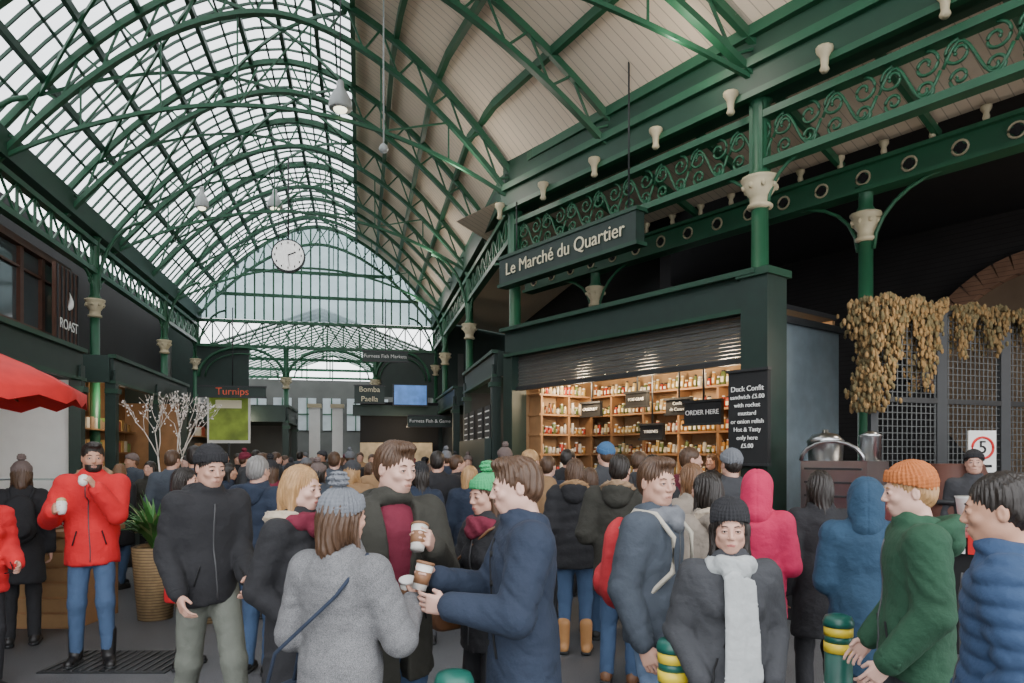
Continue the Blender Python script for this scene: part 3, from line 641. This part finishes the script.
SK=[M('skin_a',(.58,.33,.245),.5,var=.12,vs=25,bump=.1,bs=300),M('skin_b',(.50,.27,.18),.5,var=.12,vs=25,bump=.1,bs=300),M('skin_c',(.64,.39,.31),.5,var=.12,vs=25,bump=.1,bs=300)]
LIP=M('lips',(.42,.14,.12),.4); LIPM=M('lips_pale',(.42,.2,.15),.5); EYE=M('eye_white',(.62,.6,.57),.25,var=.03); IRIS=M('iris',(.03,.02,.015),.15); LASH=M('lashes',(.02,.014,.012),.6)
CUPM=M('paper_cup',(.75,.73,.68),.6,var=.1); CUPB=M('cup_brown',(.24,.12,.06),.6)
def cl(name,c,**k): k.setdefault('var',.25); k.setdefault('bump',.45); k.setdefault('bs',16); k.setdefault('bd',7); return M(name,c,.88,**k)
STITCH=M('zip_metal',(.10,.10,.105),.4,.5); SEAM=M('seam_dark',(.006,.006,.007),.8)
def person(name,X,Y,hd,h=1.75,f=0,cm=None,hem=.84,th=0.,quilt=0,inner=None,tm=None,sm=None,skin=0,hair='short',hm=None,hat=None,htm=None,pm=None,la=None,ra=None,cup='',curl='relax',feet=((.1,0),(-.1,0)),hy=0,hp=0,hood=None,fm=None,scarf=None,pack=None,beard=0,slim=1.,bag=None,food=None,btn=None,boots=0,leg=1.,strap=None,wide=1.,belt=0):
    d=math.hypot(X,Y); sc=h/1.75; v=max(.0078,.0030*d); v=min(v,.03); hv=.003 if d<3.6 else (.0045 if d<6.5 else (.008 if d<10 else .012)); nv=.0034 if d<4.6 else (.005 if d<7 else .0075)
    b=MB(); sx=(.158 if f else .180)*wide; ph=(X*7+Y*3)
    def A(VQ,m,fn=None):
        V,Q=VQ[0],VQ[1]; b.add(fn(V) if fn else V,Q,m,True)
    hz=.93; legs=[]
    for i,(fx,fy) in enumerate(feet):
        s_=1 if i==0 else -1; hip=(s_*.082,0,hz); an=np.array((fx,fy,.09)); dd=np.linalg.norm(an-np.array(hip)); q=max(1,(dd+.006)/.845)
        kn,an=ik(hip,an,.43*q,.415*q,(0,-1,0)); legs.append((hip,kn,an))
    P=[('e',(0,.012,.96),(.140,.098,.11),.05)]
    for hip,kn,an in legs:
        P+=[('c',hip,tuple(kn),.083*leg,.064*leg,.04),('c',tuple(kn),(an[0],an[1],an[2]+.0),.063*leg,.054*leg if not boots else .045,.03)]
    P.append(('f',folds(.007,30,ph))); A(sdf(P,v),tm)
    P=[]
    for _,kn,an in legs:
        P+=[('c',(an[0],an[1]+.035,.05),(an[0]*1.25,an[1]-.12,.038),.044,.036,.02),('c',(an[0],an[1],.08),(an[0],an[1]+.005,.27 if boots else .1),.05,.058 if boots else .045,.02)]
    P.append(('f',lambda F,x,y,z:np.maximum(F,.004-z+0*x+0*y))); A(sdf(P,min(v,.015)),sm)
    for _,kn,an in legs:
        P=[('c',(an[0],an[1]+.035,.03),(an[0]*1.25,an[1]-.12,.03),.05,.042,.02),('f',lambda F,x,y,z:np.maximum(F,np.abs(z-.016)-.015+0*x+0*y))]; A(sdf(P,min(v,.012)),DARK)
    sh=[np.array((sx,.01,1.42)),np.array((-sx,.01,1.42))]; tg=[la,ra]; arms=[]
    for i in range(2):
        s_=1 if i==0 else -1; t=tg[i]; pk=(t=='p')
        if pk: t=(s_*(sx-.0),-.12,.98)
        if t is None: t=(s_*(sx+.07),-.03,.9)
        pole=(s_*.3,.8,-.6)
        if t[2]>1.15: pole=(s_*.45,.25,-1)
        if pk: pole=(s_*.45,1,0)
        el,w=ik(sh[i],t,.285,.265,pole); arms.append((sh[i],el,w,pk))
    r0=1.0 if not f else .9; tt=th
    P=[('c',(0,.005,1.31),(0,.0,1.1),(.180*r0+tt)*wide,(.155*slim*r0+tt)*wide,.05,.66),('c',(-sx+.03,.01,1.40),(sx-.03,.01,1.40),.07+tt*.6,.07+tt*.6,.06),('c',(0,.015,1.40),(0,.015,1.475),.105,.065,.05)]
    hr=.158 if f else .160
    P+=[('c',(0,.005,1.02),(0,.005,min(.98,hem+.02)),(hr+tt)*wide,(hr+tt+max(0,.9-hem)*.08)*wide,.06,.80)]
    if f: P+=[('e',(.065,-.085,1.29),(.06,.045,.06),.04),('e',(-.065,-.085,1.29),(.06,.045,.06),.04)]
    P.append(('f',lambda F,x,y,z:np.maximum(F,hem-z+.008*np.sin(x*9+ph)+0*y)))
    if inner:
        P.append(('f',lambda F,x,y,z:-smin(-F,np.maximum(np.abs(x)-(.02+np.clip(z-.95,0,.5)*.13),y+.03),.012)))
        Pi=[('c',(0,.005,1.31),(0,.0,1.0),.165*r0,.15,.05,.62),('c',(0,0,1.36),(0,0,1.475),.09,.062,.05),('t',(0,0,1.475),.058,.014,.02,1.,-.2),('f',lambda F,x,y,z:np.maximum(F,.86-z+0*x+0*y)),('f',folds(.004,40,ph+2))]; A(sdf(Pi,v),inner)
    for s0,el,w,pk in arms:
        u=nrm3(w-el); P+=[('c',tuple(s0),tuple(el),.064*r0+tt,.053*r0+tt,.03),('c',tuple(el),tuple(w-u*.005),.053*r0+tt,.041*r0+tt*.7,.015)]
    P+=[('t',(0,.012,1.482),.070,.020+tt*.5,.02,1.,-.25),('t',(0,.018,1.512),.070,.013+tt*.4,.012,1.,-.3)]
    P.append(('f',folds(.0085 if not quilt else .003,24,ph))); P.append(('f',folds(.004,47,ph+1)))
    if quilt: P.append(('f',lambda F,x,y,z:F-.012*np.abs(np.sin((z+.02*np.sin(x*9))*math.pi/quilt))+.004))
    CV=sdf(P,v); A(CV,cm); Vc=CV[0]
    def front(x0,z0):
        q=Vc[(np.abs(Vc[:,0]-x0)<v*1.6)&(np.abs(Vc[:,2]-z0)<v*1.6)&(Vc[:,1]<0)]
        return None if len(q)==0 else (x0,float(q[:,1].min()),z0)
    if d<8:
        if not inner:
            P_=[front(.008*math.sin(z*9),z) for z in np.linspace(hem+.03,1.42,16)]; P_=[p for p in P_ if p]
            if len(P_)>3: b.tube(P_,.0045,STITCH if not btn else SEAM,6)
            if btn:
                for z in np.linspace(1.0,1.36,4):
                    for xx in((-.045,.045) if btn==2 else (.02,)):
                        p=front(xx,z)
                        if p: b.disc(p,(0,1,0),.0125,.014,SEAM,12)
        for s_ in(-1,1):
            P_=[front(s_*(.085+.03*t),1.07-.11*t) for t in np.linspace(0,1,5)]; P_=[p for p in P_ if p]
            if len(P_)>3: b.tube(P_,.005,SEAM,5)
    if hood in('down','fur'):
        A(sdf([('t',(0,.075,1.465),.085,.042,.03,.9,.35),('e',(0,.13,1.42),(.1,.06,.07),.04),('f',folds(.006,40,ph))],v),cm)
    if hood=='fur' or hood=='furcollar':
        fz=lambda F,x,y,z:F-.008*np.sin(x*150+2*np.sin(y*130))*np.sin(y*140+2*np.sin(z*150))-.006*np.sin(z*170+x*60)
        A(sdf([('t',(0,.055,1.49),.1,.034,.03,.95,.45 if hood=='fur' else -.1),('f',fz)],min(v,.011)),fm)
    for i,(s0,el,w,pk) in enumerate(arms):
        if pk: continue
        u=nrm3(w-el); t=np.array((0,0,1.)) if abs(u[2])<.75 else (np.array((0,-1.,0)) if u[2]<0 else np.array((0,.6,.2)))
        t=nrm3(t-u*np.dot(t,u)); z_=-u; y_=-t; x_=np.cross(y_,z_); R=np.stack([x_,y_,z_],1)
        side='l' if i==0 else 'r'; g='grip' if (side in cup or (food and side in food)) else curl
        V,Q=hand_mesh(g,nv); V=V.copy()*(.86 if f else .94)
        if i==1: V[:,0]*=-1; Q=Q[:,::-1]
        b.add(V@R.T.astype(f32)+(w+u*.012).astype(f32),Q,SK[skin],True)
        b.tube([w-u*.03,w-u*.002,w+u*.004],[.042*r0+tt*.7,.043*r0+tt*.7,.034],cm,14)
        pn=(-x_ if i==0 else x_); gc=w+u*.10+pn*.040
        if side in cup:
            b.tube([gc-t*.055,gc+t*.05],[.028,.036],CUPM,16); b.tube([gc+t*.05,gc+t*.058,gc+t*.062],[.039,.039,.033],WHITE if f else CUPB,16); b.tube([gc-t*.03,gc+t*.02],[.0315,.035],CUPB,16)
        if food and side in food:
            b.tube([gc-t*.05,gc-t*.02,gc+t*.03,gc+t*.05],[.02,.034,.038,.03],CUPM,12); b.ball(gc+t*.055,(.034,.034,.022),JM[1],10)
    c0=np.array((0,-.014,1.634)); Rm=np.array(Matrix.Rotation(rad(hy),3,'Z')@Matrix.Rotation(rad(hp),3,'X')); pv=np.array((0,.02,-.1)); hs=.985 if not f else .95
    def HT(V): return (((np.asarray(V)*hs-pv)@Rm.T)+pv+c0).astype(f32)
    roles={'skin':SK[skin],'lip':LIP if f else LIPM,'brow':hm or LASH,'eye':EYE,'iris':IRIS,'lash':LASH,'hair':hm,'hat':htm,'pom':pm or htm}
    for V,Q,r in head_parts(f,hv)+hair_parts(hair,hv)+(hat_parts(hat,hv) if hat else []):
        if d>9 and r in('lip','lash','iris','eye'): continue
        b.add(HT(V),Q,roles[r],True)
    if beard:
        key=('beard',hv)
        if key not in HC: HC[key]=sdf([('e',(0,-.024,-.045),(.0635,.070,.075),.03),('e',(0,-.044,-.090),(.046,.041,.031),.03),('f',lambda F,x,y,z:np.maximum(F,z+.048-.5*np.clip(y+.05,0,.1)+0*x)),('-e',(0,-.1,-.064),(.022,.03,.010),.004),('f',strand(.0012,30))],.0035)
        b.add(HT(HC[key][0]),HC[key][1],hm,True)
    if scarf:
        fz=lambda F,x,y,z:F-.005*np.sin(z*60+40*x+2*np.sin(y*50))-.0015*np.sin(x*300)*np.sin(z*260)
        A(sdf([('t',(0,-.005,1.475),.083,.034,.03,1.,-.15),('t',(0,-.01,1.44),.09,.03,.03,1.,-.3),('e',(0,-.11,1.44),(.06,.035,.05),.03),('f',fz)],min(v,.008)),scarf[0])
        if scarf[1]:
            A(sdf([('c',(-.02,-.155,1.42),(-.01,-.185,scarf[1]),.045,.055,.02,.32),('c',(.04,-.15,1.40),(.06,-.165,scarf[1]+.18),.035,.045,.015,.32),('f',lambda F,x,y,z:np.maximum(F,scarf[1]-z+0*x+0*y)),('f',lambda F,x,y,z:F-.003*np.sin(x*190+3*np.sin(z*9))-.001*np.sin(z*330))],min(v,.008)),scarf[0])
            for i in range(9): b.cyl((-.055+i*.011,-.185,scarf[1]+.01),(-.056+i*.011,-.183,scarf[1]-.06),.0035,scarf[0],n=5)
    if pack:
        A(sdf([('c',(0,.2,1.12),(0,.19,1.33),.135,.115,.05,.62),('e',(0,.275,1.13),(.10,.045,.09),.02),('e',(0,.19,1.42),(.03,.02,.03),.02),('f',folds(.004,40,1))],v),pack)
        for s_ in(-1,1): b.tube([(s_*.08,.15,1.4),(s_*.105,.06,1.495),(s_*.115,-.05,1.485),(s_*.12,-.14,1.38),(s_*.13,-.14,1.22),(s_*.165,-.03,1.1),(s_*.12,.13,1.05)],[.013]*7,strap or pack,8)
    if bag:
        bm,bx,by,bz=bag; A(sdf([('c',(bx,by-.1,bz),(bx,by+.1,bz),.09,.09,.02),('f',lambda F,x,y,z:np.maximum(F,np.abs(x-bx)-.05)+0*y)],min(v,.012)),bm)
        b.tube([(bx,by-.09,bz+.06),(bx*.8,by-.1,1.2),(-bx*.45,-.09,1.45),(-bx*.55,.03,1.5),(-bx*.3,.145,1.35),(bx*.75,by+.1,1.1),(bx,by+.09,bz+.06)],.008,bm,6)
    W=Matrix.Translation((X,Y,0))@Matrix.Rotation(rad(hd),4,'Z')@Matrix.Scale(sc,4)
    return b.obj(name,W)
cRED=cl('red_parka',(.60,.015,.02)); cBLK=cl('black_cloth',(.018,.018,.021)); cNAVY=cl('navy_cloth',(.018,.028,.052)); cGRY=cl('grey_tweed',(.15,.15,.155),fine=420); cDG=cl('charcoal',(.045,.047,.053))
cOLV=cl('olive_cloth',(.034,.033,.026)); cGRN=cl('green_jacket',(.02,.072,.038)); cBLU=cl('blue_parka',(.022,.06,.11)); cPNK=cl('crimson',(.55,.02,.09)); cTAN=cl('tan_cloth',(.3,.18,.09)); cKHK=cl('khaki_trousers',(.15,.16,.135))
cJEAN=cl('denim',(.055,.10,.19),vs=3); cJEL=cl('denim_light',(.15,.22,.34),vs=3); cBUR=cl('burgundy_knit',(.16,.014,.035)); cLG=cl('light_grey_knit',(.42,.44,.44)); cMG=cl('mid_grey_knit',(.16,.17,.19)); cSLATE=cl('slate_jacket',(.055,.068,.088)); cQN=cl('navy_quilted',(.028,.06,.13))
cFUR=cl('brown_fur',(.30,.20,.12)); cFURL=cl('pale_fur',(.52,.43,.33)); cORG=cl('rust_knit',(.42,.13,.035)); cGH=cl('green_knit',(.05,.36,.14)); cTP=cl('taupe_knit',(.16,.12,.11)); cBH=cl('blue_knit',(.06,.15,.30)); cCRM=cl('cream_cloth',(.5,.46,.38)); cBEIGE=cl('beige_wool',(.26,.22,.18))
def hr_(n,c): return M(n,c,.42,var=.5,vs=90,streak=.12,bump=.5,bs=140)
hBR=hr_('hair_brown',(.075,.038,.019)); hDK=hr_('hair_dark',(.018,.013,.010)); hBL=hr_('hair_blonde',(.40,.23,.10)); hMB=hr_('hair_mid',(.16,.08,.036)); hGY=hr_('hair_grey',(.22,.21,.20))
sBLK=M('black_leather',(.015,.014,.014),.4); sBRN=M('brown_leather',(.16,.07,.03),.45); sTAN=M('tan_leather',(.45,.22,.08),.5)
person('man_in_red_parka',-3.40,5.67,22,1.80,cm=cRED,hem=.80,th=.022,tm=cJEAN,sm=sBLK,hair='quiff',hm=hDK,skin=1,beard=1,la=(.07,-.27,1.40),ra=(-.2,-.31,1.24),food='lr',hood='fur',fm=cFUR,boots=1,feet=((.12,-.06),(-.12,.05)),hy=14,hp=4)
person('man_in_black_beanie',-1.78,4.1,42,1.75,cm=cBLK,hem=.84,th=.016,tm=cKHK,sm=sBLK,hair='short',hm=hDK,hat='beanie',htm=cBLK,la=(.13,-.24,1.0),ra=(-.2,-.12,.93),feet=((.1,-.22),(-.1,.2)),hy=5,hp=12,leg=1.08,wide=.93,hood='down')
person('man_in_navy_jacket',-1.98,5.45,165,1.69,cm=cNAVY,hem=.82,th=.03,quilt=.1,tm=cJEAN,sm=sBLK,hair='short',hm=hGY,hood='down')
person('woman_with_blonde_hair',-1.02,3.35,68,1.65,f=1,cm=cBLK,hem=.55,th=.014,tm=cBLK,sm=sBLK,hair='long',hm=hBL,skin=2,scarf=(cBUR,0),hood='furcollar',fm=cFURL,la='p',ra='p',hy=5,hp=4)
person('woman_in_grey_coat',-.63,2.58,158,1.57,f=1,cm=cGRY,hem=.52,th=.02,tm=cBLK,sm=sBLK,hair='bob',hm=hBR,hat='pom',htm=cMG,pm=cMG,la=(.2,-.22,1.05),ra=(-.18,-.27,1.25),cup='r',bag=(cNAVY,.27,.06,.84),hy=-12)
person('man_in_dark_parka',-.55,3.2,32,1.76,cm=cOLV,hem=.70,th=.022,inner=cBUR,tm=cJEAN,sm=sBRN,hair='quiff',hm=hBR,skin=2,la=(.06,-.30,1.30),ra='p',cup='l',hood='down',hy=18,hp=8)
person('woman_in_green_beanie',-.12,3.62,-52,1.60,f=1,cm=cBLK,hem=.78,th=.02,tm=cBLK,sm=sBLK,hair='bob',hm=hBR,hat='pom',htm=cGH,pm=cGH,skin=0,scarf=(cBUR,0),la=(.17,-.24,1.15),ra=(-.08,-.3,1.2),cup='r',hp=6,bag=(sBRN,-.27,-.04,.92))
person('man_in_navy_coat',.04,2.78,-82,1.69,cm=cNAVY,hem=.66,th=.022,tm=cDG,sm=sBLK,hair='quiff',hm=hBR,skin=2,la=(.12,-.3,1.17),ra=(-.1,-.34,1.24),cup='r',hy=-4,hp=8,btn=1)
person('man_with_backpack',.68,3.32,56,1.685,cm=cSLATE,hem=.86,th=.02,tm=cJEL,sm=sBRN,hair='quiff',hm=hBR,skin=0,scarf=(cMG,0),pack=cl('red_backpack',(.5,.03,.04)),strap=cCRM,la=(.22,-.14,.93),ra=(-.24,-.04,.9),hy=-30,hp=4)
person('woman_in_grey_scarf',.865,2.78,-3,1.51,f=1,cm=cDG,hem=.62,th=.018,tm=cBLK,sm=sBLK,hair='bob',hm=hDK,hat='slouch',htm=cBLK,skin=0,scarf=(cLG,.82),la='p',ra='p',hy=-10,hp=4,btn=2)
person('woman_in_crimson_hood',1.47,4.2,160,1.60,f=1,cm=cPNK,hem=.8,th=.02,tm=cBLK,sm=sBLK,hair='short',hm=hDK,hat='hood',htm=cPNK,la=(.15,-.25,1.1),ra=(-.15,-.25,1.1))
person('woman_in_fur_hood',1.10,3.95,205,1.60,f=1,cm=cBEIGE,hem=.75,th=.02,tm=cBLK,sm=sBLK,hair='bob',hm=hDK,hood='fur',fm=cFURL,la=(.15,-.25,1.1))
person('woman_with_long_dark_hair',1.98,4.5,172,1.60,f=1,cm=cBLK,hem=.6,th=.012,tm=cBLK,sm=sBLK,hair='long',hm=hDK,skin=1)
person('woman_in_blue_parka',1.88,3.72,158,1.57,f=1,cm=cBLU,hem=.62,th=.03,tm=cDG,sm=sBLK,hair='short',hm=hDK,hat='hood',htm=cBLU,la=(.15,-.25,1.1),wide=1.05)
person('man_in_green_jacket',1.68,2.92,-108,1.66,cm=cGRN,hem=.84,th=.024,tm=cDG,sm=sBLK,hair='short',hm=hBL,skin=2,hat='beanie',htm=cORG,hood='down',la=(.21,-.14,.93),ra=(-.21,-.14,.93),hp=6)
person('man_in_quilted_jacket',1.49,2.1,-128,1.645,cm=cQN,hem=.8,th=.024,quilt=.06,tm=cDG,sm=sBLK,hair='short',hm=hDK,skin=1,la='p',ra='p',hp=6,hood=None)
person('woman_in_black_puffer',.54,6.0,172,1.67,f=1,cm=cBLK,hem=.78,th=.035,quilt=.1,tm=cJEAN,sm=sTAN,boots=1,hair='long',hm=hBR,hood='fur',fm=cTAN)
person('man_in_olive_parka',.80,5.2,160,1.70,cm=cOLV,hem=.72,th=.03,tm=cJEAN,sm=sBRN,hair='short',hm=hDK,hood='fur',fm=cFUR,la=(.2,-.2,1.1))
person('man_in_blue_beanie',.98,7.3,200,1.82,cm=cDG,hem=.8,th=.02,tm=cJEAN,sm=sBRN,hair='short',hm=hBR,hat='beanie',htm=cBH)
person('man_in_dark_coat',1.2,5.95,140,1.70,cm=cBLK,hem=.7,th=.01,tm=cDG,sm=sBLK,hair='short',hm=hDK)
person('woman_in_beige_coat',1.28,5.0,205,1.64,f=1,cm=cBEIGE,hem=.65,th=.01,tm=cBLK,sm=sBLK,hair='long',hm=hMB)
person('man_in_grey_beanie',1.85,5.9,190,1.74,cm=cDG,hem=.8,th=.015,tm=cJEAN,sm=sBLK,hair='short',hm=hDK,hat='beanie',htm=cMG)
person('woman_in_taupe_beanie',-4.38,6.25,-150,1.64,f=1,cm=cBLK,hem=.6,th=.015,tm=cBLK,sm=sBLK,hair='bob',hm=hBR,hat='pom',htm=cTP,pack=cBLK)
person('woman_in_red_jacket',-3.80,5.0,60,1.55,f=1,cm=cRED,hem=.8,th=.03,quilt=.09,tm=cBLK,sm=sBLK,hair='long',hm=hDK,scarf=(cBUR,0),la=(.15,-.25,1.05))
person('shopper_in_black_coat',-.80,7.5,178,1.74,cm=cBLK,hem=.62,th=.02,tm=cDG,sm=sBLK,hair='short',hm=hDK)
person('woman_in_red_coat',-2.62,5.6,100,1.6,f=1,cm=cRED,hem=.6,th=.01,tm=cBLK,sm=sBLK,hair='long',hm=hDK)
CM=[cBLK,cNAVY,cDG,cOLV,cBLK,cSLATE,cDG,cTAN,cBUR,cNAVY,cBLK]; HMs=[hDK,hBR,hMB,hBL,hDK,hBR,hBR]; HT_=[cBLK,cDG,cBH,cTP,cBUR,cMG]
cr=[(150,9.6),(172,8.4),(187,12),(212,10.2),(228,8.3),(245,11.5),(262,9.6),(276,13),(291,8.6),(306,11),(322,14),(334,9),(350,12.2),(352,7.0),(371,10),(384,15),(402,9.3),(414,12),(425,17),(446,10.8),(457,8.8),(470,7.0),(468,12.5),(300,17),(342,18),(392,17.5),(243,16),(265,18.3),(505,8.7),(490,10.2),(548,7.4),(568,8.6),(640,7.6),(420,6.4),(318,7.4),(132,10.8),(120,9.0),(238,14),(360,16),(590,6.6),(690,6.7),(407,14.5),(285,15),
(205,13.5),(222,12.2),(256,13.6),(312,12.6),(330,16.2),(348,20.5),(325,21),(305,19.6),(290,20.2),(310,23),(330,25),(345,23.5),(318,27),(372,13),(438,13.4),(455,14.8),(395,11.6),(380,8.3),(270,7.2),(195,7.4),(432,8.9),(498,7.2),(530,6.6)]
r=random.Random(21)
for i,(px,dd) in enumerate(cr):
    f=r.random()<.45; ht=r.choice(['beanie','pom',None,None,None])
    person('shopper',(px-512)/700*dd,dd,r.choice([r.uniform(130,230),r.uniform(-50,50),r.uniform(60,120),r.uniform(150,210)]),r.uniform(1.58,1.66) if f else r.uniform(1.68,1.80),f=int(f),cm=r.choice(CM),hem=r.choice([.84,.8,.6]),th=r.choice([.01,.03]),tm=r.choice([cJEAN,cBLK,cDG]),sm=sBLK,hair=r.choice(['long','bob']) if f else 'short',hm=r.choice(HMs),hat=ht,htm=r.choice(HT_),skin=r.randint(0,2),la=r.choice([None,'p',(.15,-.27,1.15)]),ra=r.choice([None,'p']),feet=((.1,-.15),(-.1,.12)),hy=r.uniform(-30,30))
def rf(x,y): v=RF@Vector((x,y,0)); return v.x,v.y
for x,y,f,m in((1.5,.8,0,cDG),(3.3,.85,1,cBLK)):
    X,Y=rf(x,y); person('shopkeeper',X,Y,-40,1.72,f=f,cm=m,hem=.8,tm=cBLK,sm=sBLK,hair='bob' if f else 'short',hm=hBR)
X,Y=rf(6.5,.75); person('shopkeeper',X,Y,-30,1.74,cm=cDG,hem=.8,tm=cBLK,sm=sBLK,hm=hDK,hat='beanie',htm=cBLK)
print('BUILD',time.time()-T0,sum(len(o.data.polygons) for o in bpy.data.objects if o.type=='MESH'))
# ---------------------------------------------------------------- light
w=bpy.data.worlds.new('overcast_sky'); S.world=w; w.use_nodes=True; bg=w.node_tree.nodes['Background']; bg.inputs[0].default_value=(.95,.97,1,1); bg.inputs[1].default_value=4.2
def light(name,W,loc,typ,e,col,size=.3):
    l=bpy.data.lights.new(name,typ); l.energy=e; l.color=col
    if typ=='POINT': l.shadow_soft_size=size
    o=bpy.data.objects.new(name,l); S.collection.objects.link(o); o.matrix_world=W@Matrix.Translation(loc); return o
for x in(.9,2.3,3.7): light('stall_light',RF,(x,.7,2.75),'POINT',62,(1,.76,.50),.12)
light('kiosk_light',RF,(6.2,.9,2.9),'POINT',30,(1,.85,.7),.15)
light('kiosk_light',RF,(8.6,4.5,3.5),'POINT',50,(1,.75,.5),.2)
light('kiosk_light',H,(-4.8,8,2.8),'POINT',50,(1,.95,.88),.2)
light('kiosk_light',H,(-4.7,15,2.9),'POINT',50,(1,.85,.65),.2)
light('kiosk_light',H,(1.1,19.2,2.4),'POINT',30,(1,.8,.55),.2)
light('kiosk_light',H,(-3.0,19.2,2.6),'POINT',30,(1,.85,.65),.2)
light('kiosk_light',H,(3.2,14,2.6),'POINT',30,(1,.85,.65),.2)
for u,v in((3,4.2),(7.2,3.4),(11.4,1.5),(16.2,1.5),(21,1.5)): light('ceiling_fill_light',H,(v,u,6.3),'POINT',34,(1,.90,.78),.25)  # added fill points to brighten the cream ceiling; no visible fittings
cam=bpy.data.cameras.new('camera'); cam.lens=24.6; cam.sensor_width=36; cam.shift_y=.111; co=bpy.data.objects.new('camera',cam); S.collection.objects.link(co)
co.location=(0,0,1.7); co.rotation_euler=(math.pi/2,0,0); S.camera=co
